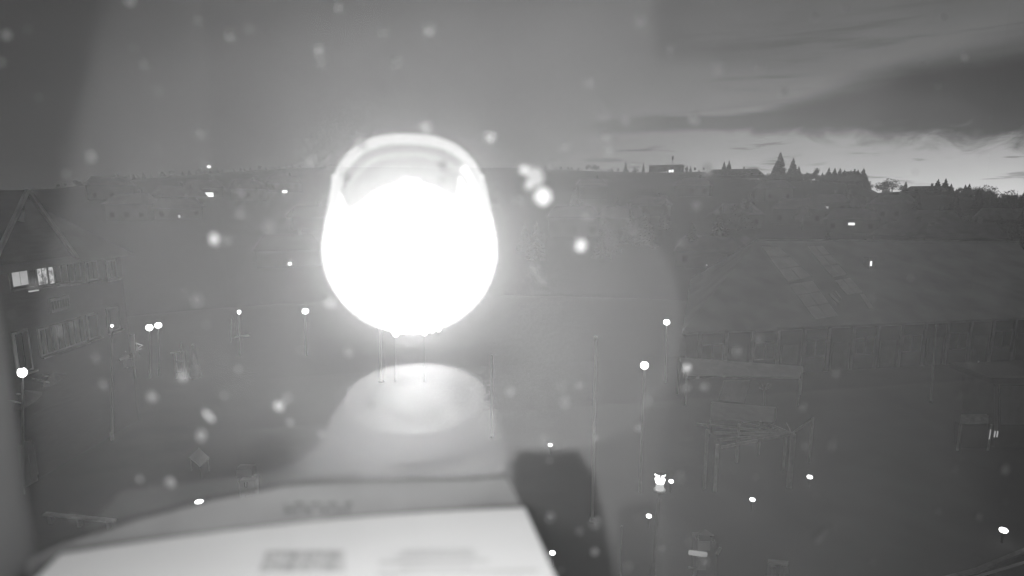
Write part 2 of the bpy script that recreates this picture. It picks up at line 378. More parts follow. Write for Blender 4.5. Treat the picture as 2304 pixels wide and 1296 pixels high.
# ------------------------------------------------------------------ houses on the slope
def house(px, dist, w, dpt, wall_h, roof_h, rz, label, wins=(), top_py=None, flat=False, group='houses on the dark slope', name='hillside_house'):
    a = ray(px, 450); hr = math.hypot(a.x, a.y); x, y = a.x / hr * dist, a.y / hr * dist
    z = hz(x, y) - .3
    face = -math.atan2(x, y) + rz
    e = thing(name, (x, y, z), label, 'house', group, face); Mx = e.matrix_basis
    def bl(mb, nm, m, par=e): mb.v = [Mx @ v for v in mb.v]; return mb.build(nm, m, par)
    if top_py is not None:
        d = ray(px, top_py); tz = H + d.z / math.hypot(d.x, d.y) * dist - z; wall_h = tz - roof_h
    bl(MB().box(-w / 2, w / 2, -dpt / 2, dpt / 2, 0, wall_h), 'wall', MT['hwall'])
    m = MB()
    if flat:
        m.box(-w / 2 - .3, w / 2 + .3, -dpt / 2 - .3, dpt / 2 + .3, wall_h, wall_h + roof_h)
    else:
        o = .5; z0 = wall_h - .1
        inset = min(w * .12, roof_h)
        m.add([(-w/2-o, -dpt/2-o, z0), (w/2+o, -dpt/2-o, z0), (w/2+o, dpt/2+o, z0), (-w/2-o, dpt/2+o, z0), (-w/2+inset, 0, z0+roof_h), (w/2-inset, 0, z0+roof_h)],
              [(0, 1, 5, 4), (2, 3, 4, 5), (1, 2, 5), (3, 0, 4), (3, 2, 1, 0)])
    rf = bl(m, 'roof', MT['troof'])
    if not flat: bl(MB().box(w*.15, w*.15+.7, -.35, .35, wall_h + roof_h * .5, wall_h + roof_h + .9), 'chimney', MT['dark'], rf)
    for k in range(max(2, int(w / 3.2))):
        wx = -w / 2 + 1.6 + k * (w - 3.2) / max(1, int(w / 3.2) - 1)
        if any(abs(wx - q[0]) < q[2] * .5 + .6 for q in wins): continue
        f = bl(MB().box(wx - .5, wx + .5, -dpt / 2 - .06, -dpt / 2 + .05, 1.0, 2.3), 'window', MT['glass'])
    for (wx, wz, ww, wh, mm) in wins:
        bl(MB().box(wx - ww / 2, wx + ww / 2, -dpt / 2 - .08, -dpt / 2 + .05, wz - wh / 2, wz + wh / 2), 'lit_window', MT[mm])
    return e, z, wall_h
def lit_house(px, py, dist, label, wpx, hpx, mm='litb', double=False, w=11, rz=0.0):
    """the lit window shows at px, py"""
    a = ray(px, 450); hr0 = math.hypot(a.x, a.y); x, y = a.x / hr0 * dist, a.y / hr0 * dist; z = hz(x, y) - .3
    dd = dist - 4.08; d = ray(px, py); wz = H + d.z / math.hypot(d.x, d.y) * dd - z
    k = dd / FPX * math.hypot(a.x, a.y); ww, wh = wpx * k, hpx * k
    wins = [(-ww * .3, wz, ww * .44, wh, mm), (ww * .3, wz, ww * .44, wh, mm)] if double else [(0, wz, ww, wh, mm)]
    house(px, dist, w, 8, max(3.2, wz + 1.2), 2.6, rz, label, wins)
def slope_dist(py):   # where a ray to py meets the slope (a little above ground), for houses
    return float(np.interp(py, [437, 470, 500, 550, 600, 700], [215, 190, 165, 130, 110, 92]))
for (px, py, w_, h_, lab, mm, dbl) in [
    (1861, 467, 6, 4, 'dark house on the upper slope with one faint round light', 'litd', False),
    (1921, 504, 9, 4, 'dark house with a short flat lit window below the spruce row', 'litb', False),
    (2095, 512, 4, 3, 'dark house with a tiny dim light above the barn ridge', 'litd', False),
    (2179, 549, 12, 7, 'dark house right of the barn with a bright two-pane window', 'litb', True),
    (2257, 616, 6, 4, 'dark house low at the far right with one tiny light', 'litb', False),
    (1466, 492, 6, 3, 'hazy house under the flat-roofed block with one small light', 'litb', False),
    (1598, 597, 3, 3, 'dark house left of the barn with a pinpoint light', 'litd', False),
    (460, 438, 28, 7, 'far left hillside house with one long bright strip window', 'litb', False),
    (642, 433, 9, 8, 'hillside house with bright light left of the reflection', 'litb', False),
    (643, 594, 7, 6, 'lower hillside house with a small light left of the reflection', 'litb', False),
    (395, 452, 4, 3, 'left one of two faintly lit hillside houses beside the long strip window', 'litd', False),
    (418, 460, 5, 3, 'right one of two faintly lit hillside houses under the long strip window', 'litd', False),
    (400, 487, 3, 5, 'faintly lit hillside house below the pair of faint lights', 'litd', False)]:
    lit_house(px, py, slope_dist(py), lab, w_, h_, mm, dbl)
a = ray(470, 375); hr = math.hypot(a.x, a.y); x, y = a.x / hr * 300, a.y / hr * 300; zl = H + a.z / hr * 300
e = thing('street_lamp', (x, y, hz(x, y)), 'lone lamp high on the far left hill above the long strip window', 'street lamp')
MB().tube((x, y, hz(x, y) - .2), (x, y, zl), .12, .08, 6).build('pole', MT['dmetal'], e)
MB().ball((x, y, zl), .85, .85, .7).build('globe', MT['litb'], e)
# skyline buildings
k = 315 / FPX
e, z0, wh = house(1497, 315, 17, 10, 6, .4, R(-8), 'flat-roofed block on the skyline with antenna and lit windows', (), 372, True, None, 'hilltop_block')
Mx = e.matrix_basis
for i, (px, py, w_, h_, mm) in enumerate([(1507, 386, 4.2, 6.5, 'litb'), (1513, 385.5, 4.2, 6.5, 'litb'), (1481, 391, 4, 5, 'litd'), (1488, 390, 4, 5, 'litd'), (1494, 389.6, 3, 5, 'litd'), (1500, 389, 3.4, 5, 'litd')]):
    # on the front wall of the block
    n = (Mx.to_3x3() @ Vector((0, -1, 0))); p0 = Mx @ Vector((0, -5.06, 0)); c = plane_hit(px, py, p0, n); u = Mx.to_3x3() @ Vector((1, 0, 0))
    b = MB(); b.obox(c, u * w_ * k / 2, n * .06, Vector((0, 0, h_ * k / 2))); b.build('lit_window', MT[mm], e)
b = MB(); d = Mx @ Vector((2.9, 0, 0)); tp = z0 + wh + .4
b.tube((d.x, d.y, tp), (d.x, d.y, tp + 4.6), .12, .1, 6); b.tube((d.x, d.y, tp + 2.7), (d.x, d.y, tp + 4.8), .5, .5, 8); b.build('antenna', MT['dmetal'], e)
house(1648, 300, 27, 10, 6, 3.2, R(-6), 'long low hilltop house with hipped roof left of the tall spruces', (), 380, False, None, 'hilltop_house')
house(1560, 318, 12, 9, 6, 1.6, 0, 'low hilltop house beside the flat-roofed block', (), 387, False, None, 'hilltop_house')
house(2078, 285, 13, 9, 6, 2.2, R(-14), 'hilltop house with a sloping dark roof edge between skyline trees', (), 418, False, None, 'hilltop_house')
house(1908, 300, 8, 8, 6, 2.0, 0, 'small dark roof poking out among the row of spruces', (), 385, False, None, 'hilltop_house')
for i, (px, d) in enumerate([(1330, 200), (1400, 150), (1560, 210), (1660, 160), (1740, 215), (1800, 170), (2010, 200), (2050, 140), (2260, 190), (1290, 140), (560, 200), (300, 180), (700, 150), (250, 230)]):
    house(px, d, rnd.uniform(9, 13), 8, rnd.uniform(3, 5), 2.8, rnd.uniform(-.5, .5), 'unlit gabled house standing dark on the slope', (), None)

# ------------------------------------------------------------------ barn-like hall at the right
zE, zR = 4.2, 9.9
EL, ER = atZ(1535, 746, zE), atZ(2420, 708, zE)
RL, RR_ = atZ(1702, 541, zR), atZ(2290, 545, zR)
ev = (ER - EL).normalized(); back = Vector((-ev.y, ev.x, 0))
hall = thing('market_hall', ((EL + ER) / 2).to_3d() * 1.0 - Vector((0, 0, zE)), 'big hall with a huge pale roof and skylights across the square', 'hall')
# roof front plane from eave and ridge direction
rn = (ER - EL).cross(RL - EL).normalized()
if rn.z < 0: rn = -rn
RRp = plane_hit(2290, 545, EL, rn)
EBL = Vector((RL.x, RL.y, zE)) + back * (RL - EL).dot(back); EBR = ER + back * 2 * (RL - EL).dot(back)
b = MB(); Rr = [EL, ER, EBR, EBL, RL, RRp]
b.add(Rr, [(0, 1, 5, 4), (1, 2, 5), (2, 3, 4, 5), (3, 0, 4)]); b.add([p - Vector((0, 0, .25)) for p in Rr[:4]], [(3, 2, 1, 0)])
for i in range(4): p, q = Rr[i], Rr[(i + 1) % 4]; b.add([p, q, q - Vector((0, 0, .25)), p - Vector((0, 0, .25))], [(0, 1, 2, 3)])
roof = b.build('roof', MT['broof'], hall)
b = MB(); b.tube(RL, RRp, .14, .14, 8); b.build('ridge_cap', MT['mid'], roof)
wl, wr = EL + ev * 1.0 + back * 1.3, ER - ev * 1.0 + back * 1.3; wd = (EBL - EL).length - 2.6
b = MB(); b.prism([Vector((p.x, p.y, 0)) for p in (wl, wr, wr + back * wd, Vector((EBL.x, EBL.y, 0)) + ev * 1.2 - back * 1.5)], (0, 0, 1), zE - .28); b.build('wall', MT['dwall'], hall)
Lw = (wr - wl).length
for i in range(15):
    p = wl + ev * (Lw * (i + .5) / 15); b = MB(); b.obox((p.x, p.y, zE / 2 - .15), ev * .13, back * .09, (0, 0, zE / 2 - .15)); b.build('pilaster', MT['wood'] if i in (1, 3, 5) else MT['mid'], hall)
    if i % 2 == 0 and i < 14:
        c = wl + ev * (Lw * (i + 1) / 15); b = MB(); b.obox((c.x, c.y, 2.0), ev * .95, back * .04, (0, 0, .75)); w = b.build('window', MT['mid'], hall)
        for s_ in (-.46, .46):
            b = MB(); b.obox((c.x + ev.x * s_ - back.x * .02, c.y + ev.y * s_ - back.y * .02, 2.0), ev * .38, back * .04, (0, 0, .65)); b.build('pane', MT['glass'], w)
    elif i < 14:
        c = wl + ev * (Lw * (i + 1) / 15); b = MB(); b.obox((c.x, c.y, 1.2), ev * .7, back * .05, (0, 0, 1.2)); b.build('door', MT['dark'], hall)
def roof_quad(q, name, m, lift=.06, cols=1, rows=1, par=None, gap=.06):
    P = [plane_hit(px, py, EL, rn) for px, py in q]
    for i in range(cols):
        for j in range(rows):
            def bi(u, v): return P[0].lerp(P[1], u).lerp(P[3].lerp(P[2], u), v)
            u0, u1, v0, v1 = (i + gap / 2) / cols, (i + 1 - gap / 2) / cols, (j + gap / 2) / rows, (j + 1 - gap / 2) / rows
            b = MB(); b.quad_slab([bi(u0, v0) + rn * .01, bi(u1, v0) + rn * .01, bi(u1, v1) + rn * .01, bi(u0, v1) + rn * .01], rn, lift); b.build(name, m, par or hall)
for q in ([(1712, 554), (1753, 557), (1827, 624), (1773, 635)], [(1775, 640), (1828, 632), (1886, 711), (1835, 720)],
          [(1814, 554), (1851, 554), (1906, 619), (1873, 625)], [(1877, 632), (1912, 626), (1941, 658), (1907, 664)]):
    roof_quad(q, 'roof_light_sheet', MT['solar'], cols=2, rows=3)
roof_quad([(1935, 662), (1942, 661), (1966, 694), (1956, 697)], 'roof_light_strip', MT['solar'])
roof_quad([(1864, 663), (1869, 662), (1890, 684), (1884, 687)], 'skylight', MT['white'], .12)
roof_quad([(1877, 657), (1880, 656), (1893, 674), (1890, 675)], 'skylight', MT['white'], .12)
b = MB(); p = plane_hit(1955, 600, EL, rn); b.obox(p + Vector((0, 0, .3)), ev * .35, back * .35, (0, 0, .6)); b.build('chimney', MT['mid'], roof)
b = MB(); b.obox(p + Vector((-.1, -.42, .35)), ev * .07, back * .03, (0, 0, .22)); tag(b.build('roof_lamp', MT['litb']), 'small bright lamp on the chimney of the big hall', 'lamp')
# gutter and low wing left of hall
b = MB(); b.bar(EL - Vector((0, .08, .12)), ER - Vector((0, .08, .12)), .14); b.build('gutter', MT['mid'], hall)
A0, A1 = G(1538, 872), G(1800, 872)
def ground_thing(px, py): p = G(px, py); return Vector((p.x, p.y, 0))

# awning stall in front of the hall: sloping canopy on posts with a board leaning under it
p = ground_thing(1660, 905); aw = thing('market_canopy', p, 'long pale canopy on posts in front of the big hall', 'canopy')
Y0 = p.y
zt = lambda px, py, Y: atY(px, py, Y)
q = [zt(1528, 806, Y0 + 1.6), zt(1806, 826, Y0 + 1.6), zt(1800, 852, Y0 - .6), zt(1545, 845, Y0 - .6)]
MB().quad_slab(q, (0, 0, 1), .08).build('canopy_roof', MT['cloth'], aw)
for c in (q[0], q[1], q[2], q[3]):
    MB().tube((c.x, c.y, 0), (c.x, c.y, c.z), .05).build('post', MT['wood'], aw)
pb = ground_thing(1645, 908); q = [zt(1630, 856, Y0), zt(1688, 857, Y0), zt(1673, 906, Y0 - .4), zt(1616, 900, Y0 - .4)]
tag(MB().quad_slab(q, (0, 1, .2), .05).build('leaning_board', MT['cloth']), 'large pale board leaning under the long canopy', 'board')
# small bare tree
p = ground_thing(1720, 915); tr = thing('young_tree', p, 'young bare tree with forked crown under the canopy edge', 'tree')
s = p.y / FPX; top = atY(1720, 878, p.y)
MB().tube(p, top, .05, .04, 7).build('trunk', MT['wood'], tr)
b = MB()
for dx, py in ((-15, 862), (-6, 864), (8, 862), (15, 866), (-12, 872), (12, 872)): b.tube(atY(1720, 878, p.y), atY(1720 + dx, py, p.y), .035, .015, 5)
b.build('crown', MT['wood'], tr)
# pale low roofs between canopy and pergola
p = ground_thing(1665, 975); tb = thing('long_table', p, 'long pale table behind the pergola rafters', 'table')
q = [zt(1602, 906, p.y + 2.0), zt(1745, 918, p.y + 2.0), zt(1740, 952, p.y), zt(1598, 945, p.y)]
MB().quad_slab(q, (0, 0, 1), .07).build('tabletop', MT['mid'], tb)
for c in q: MB().tube((c.x, c.y, 0), (c.x, c.y, c.z), .05).build('leg', MT['wood'], tb)

# pergola
pg_c = ground_thing(1777, 1097); pg = thing('pergola', pg_c, 'open timber pergola with rafters fanning out from one post', 'pergola')
hub = atY(1781, 976, pg_c.y)
posts = [((1597, 966), (1584, 1100), .11), ((1619, 1000), (1608, 1106), .13), ((1661, 954), (1657, 1040), .09), ((1708, 948), (1706, 1024), .08), ((1828, 940), (1820, 1040), .09), ((1768, 985), (1762, 1060), .08), ((1783, 976), (1775, 1097), .17)]
for (tpx, tpy), (bx, by), w in posts:
    bp = ground_thing(bx, by); tp = atY(tpx, tpy, bp.y); MB().bar(bp, Vector((bp.x, bp.y, tp.z)), w).build('post', MT['wood'], pg)
for (px, py), Y in (((1568, 954), 33), ((1608, 974), 30), ((1615, 990), 28.5), ((1624, 1006), 27.2), ((1665, 950), 34), ((1712, 946), 35)):
    MB().bar(atY(px, py, Y), hub, .09, .12).build('rafter', MT['wood'], pg)
MB().bar(atY(1724, 950, 33), hub, .07, .07).build('rafter', MT['metal'], pg, label='bright metal rafter')
MB().bar(atY(1828, 942, 32), hub, .07, .07).build('brace', MT['wood'], pg)
MB().bar(atY(1769, 952, 30), hub, .06, .06).build('brace', MT['wood'], pg)

# kiosk, table and parasol at the right edge
p = ground_thing(2245, 1010); ki = thing('kiosk', p, 'boxy kiosk with dark framed front at the right edge', 'kiosk')
Y = p.y
def wallq(px0, py0, px1, py1, Y): return [atY(px0, py0, Y), atY(px1, py0, Y), atY(px1, py1, Y), atY(px0, py1, Y)]
MB().quad_slab(wallq(2236, 862, 2360, 1006, Y), (0, 1, 0), 2.2).build('wall', MT['dark'], ki)
MB().quad_slab(wallq(2252, 868, 2345, 955, Y - .03), (0, 1, 0), .04).build('panel', MT['mid'], ki)
MB().quad_slab(wallq(2230, 850, 2366, 863, Y - .35), (0, 1, 0), 2.9).build('roof', MT['dmetal'], ki)
MB().quad_slab(wallq(2238, 868, 2245, 980, Y - .05), (0, 1, 0), .06).build('post', MT['mid'], ki)
p = ground_thing(2190, 1010); tb = thing('serving_table', p, 'pale serving table with dark front beside the kiosk', 'table'); Y = p.y
q = [atY(2163, 934, Y + .5), atY(2224, 933, Y + .5), atY(2224, 953, Y - .3), atY(2160, 954, Y - .3)]
MB().quad_slab(q, (0, 0, 1), .05).build('tabletop', MT['wood'], tb)
MB().quad_slab(wallq(2163, 956, 2222, 1008, Y), (0, 1, 0), .5).build('front_panel', MT['dmetal'], tb)
for px in (2157, 2226): MB().tube(Vector((atY(px, 990, Y - .2).x, Y - .2, 0)), Vector((atY(px, 990, Y - .2).x, Y - .2, atY(px, 955, Y - .2).z)), .05).build('leg', MT['wood'], tb)
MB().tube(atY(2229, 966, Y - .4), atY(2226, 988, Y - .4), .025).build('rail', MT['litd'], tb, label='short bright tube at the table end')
for i, px in enumerate((2239, 2245)):
    a = atY(px, 970, Y - .7); tag(MB().tube(a, a - Vector((0, 0, .35)), .03).build('strip_light', MT['litd']), ('left' if i == 0 else 'right') + ' one of two tiny strip lights by the kiosk post', 'lamp', 'strip lights by the kiosk')
p = ground_thing(2190, 960); ps = thing('folded_parasol', p, 'tall folded parasol standing behind the serving table', 'parasol')
a = atY(2202, 812, p.y); MB().tube(p, a, .04).build('pole', MT['wood'], ps)
b = MB(); b.tube(atY(2190, 915, p.y), atY(2201, 830, p.y), .22, .1, 10); b.tube(atY(2201, 830, p.y), a, .1, .02, 10); b.build('canopy', MT['mid'], ps)

# ------------------------------------------------------------------ lamps and poles
def lamp_post(px, py, bx, by, rpx, label, group='street lamps round the square', pole='metal', m='bulb', tilt=0, rxy=1.0):
    p = ground_thing(bx, by); Y = p.y; c = atY(px, py, Y); c = Vector((p.x + (c.x - p.x) * 1.0, Y, c.z))
    e = thing('street_lamp', p, label, 'street lamp', group)
    r = rpx * .86 / FPX * Y / ray(px, py).y
    MB().tube(p, Vector((c.x, c.y, c.z - r)), .055, .035).build('pole', MT[pole], e)
    MB().tube(p, p + Vector((0, 0, .5)), .09, .08).build('base', MT[pole], e)
    MB().ball(c, r * rxy, r * rxy, r).build('globe', MT[m], e, smooth=True)
    MB().lathe(c + Vector((0, 0, r * .82)), [(r * .34, r * .1), (r * .25, r * .26), (.01, r * .32)], 12).build('cap', MT['dmetal'], e)
    return e
lamp_post(1450, 822, 1440, 1106, 10.5, 'bright globe lamp on a tall pale pole left of the big hall')
lamp_post(1500, 725, 1497, 860, 7.5, 'smaller globe lamp close to the left eave of the hall', rxy=1.1)
lamp_post(50, 838, 52, 1112, 13, 'large bright globe lamp in front of the left house', rxy=.8)
lamp_post(-4, 845, 0, 1140, 12, 'globe lamp cut off by the left picture edge')
lamp_post(336, 737, 338, 850, 8.5, 'left globe of the close pair of lamps on the left')
lamp_post(356, 732, 358, 845, 7.5, 'right and slightly smaller globe of the close lamp pair', rxy=1.1)
lamp_post(538, 702, 540, 800, 5.5, 'small lamp alone between the close pair and the reflection', rxy=.8)
lamp_post(687, 700, 690, 800, 7.5, 'globe lamp at the lower left of the round reflection', rxy=1.1)
lamp_post(252, 733, 253, 990, 3.4, 'tiny lamp left of the close lamp pair')
lamp_post(890, 751, 890, 860, 8, 'lamp just under the round reflection, left one', 'lamps under the reflection', 'dmetal')
lamp_post(955, 749, 955, 860, 7, 'lamp just under the round reflection, right one', 'lamps under the reflection', 'dmetal')
def pole(px, top, bx, by, r, label, m='metal', name='flag_pole'):
    p = ground_thing(bx, by); t = atY(px, top, p.y); e = thing(name, p, label, 'pole', 'poles on the square')
    MB().tube(p, Vector((p.x + (t.x - p.x) * .5, p.y, t.z)), r, r * .7, 8).build('shaft', MT[m], e)
    MB().ball(Vector((p.x + (t.x - p.x) * .5, p.y, t.z)), r * 1.6).build('finial', MT[m], e)
    MB().tube(p, p + Vector((0, 0, .15)), r * 2.6, r * 2.2).build('foot', MT['mid'], e)
pole(1338, 760, 1333, 1172, .055, 'tall pale flag pole right of the white carton', 'white')
pole(1109, 800, 1107, 985, .04, 'faint thin pole below the right of the reflection')
pole(857, 700, 858, 860, .09, 'short bright white pole hanging under the round reflection', 'white')
pole(1398, 1185, 1396, 1320, .03, 'thin dark pole left of the lantern post', 'mid')
pole(2097, 733, 2094, 905, .05, 'slim pale pole in front of the hall eave', 'white')

# lantern on dark post
p = ground_thing(1466, 1318); ln = thing('lantern_post', p, 'brightly lit glass lantern on a dark post in the foreground', 'lantern')
Y = p.y; hd = atY(1484, 1103, Y); s = Y / ray(1484, 1100).y / FPX
hp = Vector((hd.x, Y, hd.z))
MB().tube(p, hp, .085, .06, 12).build('post', MT['dmetal'], ln)
MB().tube(p, p + Vector((0, 0, .9)), .13, .10, 12).build('base', MT['dmetal'], ln)
MB().lathe(hp, [(0, -.02), (13 * s, 0), (13 * s, 2.5 * s), (0, 3 * s)], 20).build('tray', MT['white'], ln)
MB().lathe(hp, [(9 * s, 3 * s), (9 * s, 20 * s)], 20).build('glass_cylinder', MT['lantg'], ln)
MB().lathe(hp, [(0, 13 * s), (8.6 * s, 17 * s), (11.5 * s, 26 * s), (10 * s, 28.5 * s), (0, 27 * s)], 20).build('bulb', MT['lantern'], ln, smooth=True)
for sx in (-1, 1):
    MB().ball(hp + Vector((sx * 6.2 * s, 0, 37.5 * s)), 6 * s, 6 * s, 3.4 * s).build('reflector', MT['lantern'], ln, smooth=True)
MB().lathe(hp, [(0, 44 * s), (12 * s, 41.5 * s), (12 * s, 40.8 * s), (0, 40.8 * s)], 20).build('cap', MT['dmetal'], ln)
b = MB(); b.tube(hp + Vector((0, 0, 27 * s)), hp + Vector((0, 0, 41 * s)), .03); b.build('stem', MT['dmetal'], ln)

# low bollard lights
def bollard(px, py, rpx, label, shape=(1, 1, .8), h=.55):
    c = atZ(px, py, h); s = (c - CAM).length / FPX * .93; r = rpx * s
    e = thing('bollard_light', (c.x, c.y, 0), label, 'bollard light', 'low bollard lights on the square')
    MB().tube((c.x, c.y, 0), (c.x, c.y, h - r * .7), .05, .05, 8).build('stem', MT['dmetal'], e)
    MB().ball(c, r * shape[0], r * shape[1], r * shape[2]).build('head', MT['bulbs'], e, smooth=True)
    MB().lathe((c.x, c.y, h + r * shape[2] * .8), [(r * .45, 0), (.01, .03)], 10).build('cap', MT['dmetal'], e)
for px, py, r, lab in ((1238, 1001, 4.5, 'bollard light at the top of the dark rounded patch'), (1243, 1244, 6, 'bollard light touching the right edge of the white carton'),
                      (1460, 1161, 5.5, 'bollard light left of the lantern post'), (1510, 1083, 5, 'bollard light just right of the lantern head'),
                      (1693, 1124, 5, 'bollard light in front of the pergola'), (1822, 1073, 5, 'bollard light right of the pergola posts'),
                      (2258, 1193, 6, 'bollard light alone at the lower right')):
    bollard(px, py, r, lab, (1.1, 1, .75))
bollard(180, 913, 9, 'oval tilted glowing wet-leaf glint near the left house', (1.15, 1, .7)); bollard(448, 1129, 6.5, 'small oval glowing wet-leaf glint left of the info pillar', (1.3, 1, .6))  # reflections on wet leaves, built as glowing heads

# ------------------------------------------------------------------ stand and bench bottom right
p = ground_thing(1588, 1330); st = thing('ticket_machine', p, 'pale ticket machine with a small roof and lit bar near the lantern', 'ticket machine'); Y = p.y
MB().quad_slab(wallq(1568, 1216, 1602, 1330, Y), (0, 1, 0), .5).build('body', MT['mid'], st)
MB().quad_slab(wallq(1571, 1219, 1598, 1239, Y - .04), (0, 1, 0), .05).build('display_panel', MT['cloth'], st)
MB().quad_slab(wallq(1602, 1222, 1612, 1300, Y + .1), (0, 1, 0), .35).build('side_panel', MT['mid'], st)
b = MB(); a = atY(1586, 1190, Y + .2)
q = [atY(1569, 1204, Y - .05), atY(1607, 1206, Y - .05), atY(1607, 1204, Y + .6), atY(1569, 1202, Y + .6)]
b.add([*q, a], [(0, 1, 4), (1, 2, 4), (2, 3, 4), (3, 0, 4), (3, 2, 1, 0)]); b.build('roof', MT['mid'], st)
for px in (1571, 1604): MB().bar(atY(px, 1205, Y + .1), atY(px, 1217, Y + .1), .04).build('roof_post', MT['dmetal'], st)
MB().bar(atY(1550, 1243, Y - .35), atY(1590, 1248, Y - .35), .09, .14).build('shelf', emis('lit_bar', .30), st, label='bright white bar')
MB().quad_slab(wallq(1569, 1254, 1588, 1283, Y - .08), (0, 1, 0), .08).build('door', MT['cloth'], st)
MB().bar(atY(1550, 1277, Y - .3), atY(1568, 1278, Y - .3), .05).build('rail', MT['cloth'], st)
MB().bar(atY(1566, 1278, Y - .3), atY(1562, 1300, Y - .3), .08).build('strut', MT['cloth'], st)
MB().bar(atY(1613, 1247, Y), atY(1621, 1232, Y), .05, .09).build('mirror', MT['white'], st)
p = ground_thing(1751, 1300); bn = thing('bench', p, 'pale single-plank bench right of the ticket machine', 'bench'); Y = p.y
c0, c1 = atY(1729, 1258, Y), atY(1774, 1262, Y); c2, c3 = atY(1773, 1270, Y - .35), atY(1728, 1266, Y - .35)
MB().quad_slab([c0, c1, c2, c3], (0, 0, -1), .06).build('seat', MT['white'], bn)
for px in (1737, 1765): c = atY(px, 1268, Y - .1); MB().box(c.x - .09, c.x + .09, Y - .25, Y + .05, 0, c.z - .05).build('leg', MT['mid'], bn)

# ------------------------------------------------------------------ left foreground
def pillar():
    p = ground_thing(558, 1134); e = thing('info_pillar', p, 'pale info pillar with dark lettering left of the carton', 'sign'); Y = p.y
    q = wallq(540, 1080, 574, 1133, Y); MB().quad_slab(q, (0, 1, 0), .35).build('panel', MT['cloth'], e)
    MB().quad_slab(wallq(531, 1054, 566, 1074, Y - .05), (0, 1, 0), .4).build('head', MT['mid'], e)
    b = MB(); Yf = Y - .012
    for a, c in (((550, 1086), (551, 1096)), ((551, 1096), (556, 1096)), ((556, 1096), (556, 1085)), ((553, 1113), (553, 1128)), ((553, 1113), (562, 1112))):
        b.bar(atY(*a, Yf), atY(*c, Yf), .035, .02)
    b.build('lettering', MT['dmetal'], e)
    MB().bar(atY(537, 1080, Y - .03), atY(541, 1118, Y - .03), .03, .03).build('edge_trim', MT['white'], e)
pillar()
p = ground_thing(449, 1058); dt = thing('square_table', p, 'square table turned cornerwise, pale top seen from above', 'table')
zt_ = .75; c = [atZ(447, 1007, zt_), atZ(471, 1029, zt_), atZ(450, 1049, zt_), atZ(426, 1028, zt_)]
MB().quad_slab(c, (0, 0, -1), .05).build('tabletop', MT['cloth'], dt)
for q in c: q2 = q.lerp((c[0] + c[2]) / 2, .12); MB().tube((q2.x, q2.y, 0), (q2.x, q2.y, .7), .03, .03, 6).build('leg', MT['dmetal'], dt)
p = ground_thing(180, 1178); lb = thing('long_bench', p, 'long low pale beam bench across the lower left', 'bench')
a, c = atZ(100, 1156, .42), atZ(258, 1172, .42); MB().bar(a, c, .22, .07).build('seat', MT['wood'], lb)
for t_ in (.08, .5, .92): q = a.lerp(c, t_); MB().box(q.x - .06, q.x + .06, q.y - .09, q.y + .09, 0, .38).build('leg', MT['mid'], lb)
p = ground_thing(152, 1022); bs = thing('banner_frame', p, 'tall narrow pale banner frame beside the left house', 'banner'); Y = p.y
for a, c, w in (((142, 888), (160, 886), .12), ((158, 888), (163, 925), .07), ((142, 890), (150, 998), .07)): MB().bar(atY(*a, Y), atY(*c, Y), w).build('frame_bar', MT['cloth'], bs)
MB().quad_slab(wallq(146, 928, 157, 990, Y), (0, 1, 0), .04).build('banner_cloth', MT['mid'], bs)
XH = G(75, 1085).x          # street face of the left house
def house_awning(px, py, w, h, label, ang):
    Y = (XH + .9) / ray(px, py).x * ray(px, py).y; c = atY(px, py, Y); s = Y / FPX
    e = thing('awning', (XH, Y, c.z), label, 'awning', 'awnings on the left house'); b = MB(); n = 8; rx, rz = w * s / 2, h * s / 2; ca, sa = math.cos(ang), math.sin(ang)
    ring = []
    for i in range(n):
        t = 2 * math.pi * i / n; u = math.cos(t) * rx; v = math.sin(t) * rz * .55; ring.append(c + Vector((u * ca - v * sa, math.sin(t) * rx * .7, u * sa + v * ca - rz * .3)))
    b.add(ring + [c + Vector((-sa * rz, 0, ca * rz))], [(i, (i + 1) % n, n) for i in range(n)] + [tuple(range(n))[::-1]]); b.build('canopy', MT['dark'], e)
    for k in (-.5, .5): MB().bar((XH + .05, Y + k * rx, c.z + .1), c + Vector((0, k * rx, -.1)), .05).build('bracket', MT['metal'], e)
house_awning(62, 896, 74, 44, 'tilted pale awning right under the large globe lamp', .35)
house_awning(122, 852, 56, 30, 'smaller tilted pale awning right of the large globe lamp', .3)
# slide arch
Y = 33.2; p = atY(248, 820, Y); sl = thing('curved_awning', p, 'curved pale hood arching over the far entrance of the left house', 'awning')
pts = [(213, 848), (226, 826), (240, 806), (256, 795), (270, 796), (280, 808), (285, 826)]
for i in range(len(pts) - 1): MB().bar(atY(*pts[i], Y), atY(*pts[i + 1], Y), .9, .16).build('hood_segment', MT['mid'], sl)
for q in ((256, 797), (222, 834)): c = atY(*q, Y + .2); MB().tube((XH, c.y, c.z + .2), c, .05).build('support', MT['metal'], sl)
p = ground_thing(291, 850); sg = thing('board_sign', p, 'pale upright board between slide and lamp pair', 'sign'); Y = p.y
MB().quad_slab([atY(277, 757, Y), atY(301, 752, Y), atY(303, 793, Y), atY(280, 794, Y)], (0, 1, 0), .08).build('board', MT['cloth'], sg)
for px in (281, 299): MB().tube(Vector((atY(px, 800, Y).x, Y + .04, 0)), atY(px, 792, Y + .04), .04, .04, 6).build('post', MT['wood'], sg)
p = ground_thing(316, 800); gl = thing('satellite_dish', p, 'small metal rods with glowing glint beside the pale board', 'metal rods'); Y = p.y
for a, c in (((305, 772), (321, 777)), ((308, 784), (321, 777)), ((306, 788), (318, 785))): MB().bar(atY(*a, Y), atY(*c, Y), .06).build('rod', MT['litd'], gl)  # glints on the rods are put in as emission
gl.name = 'rod_rack'; MB().tube(p, atY(306, 772, Y), .04).build('post', MT['metal'], gl)
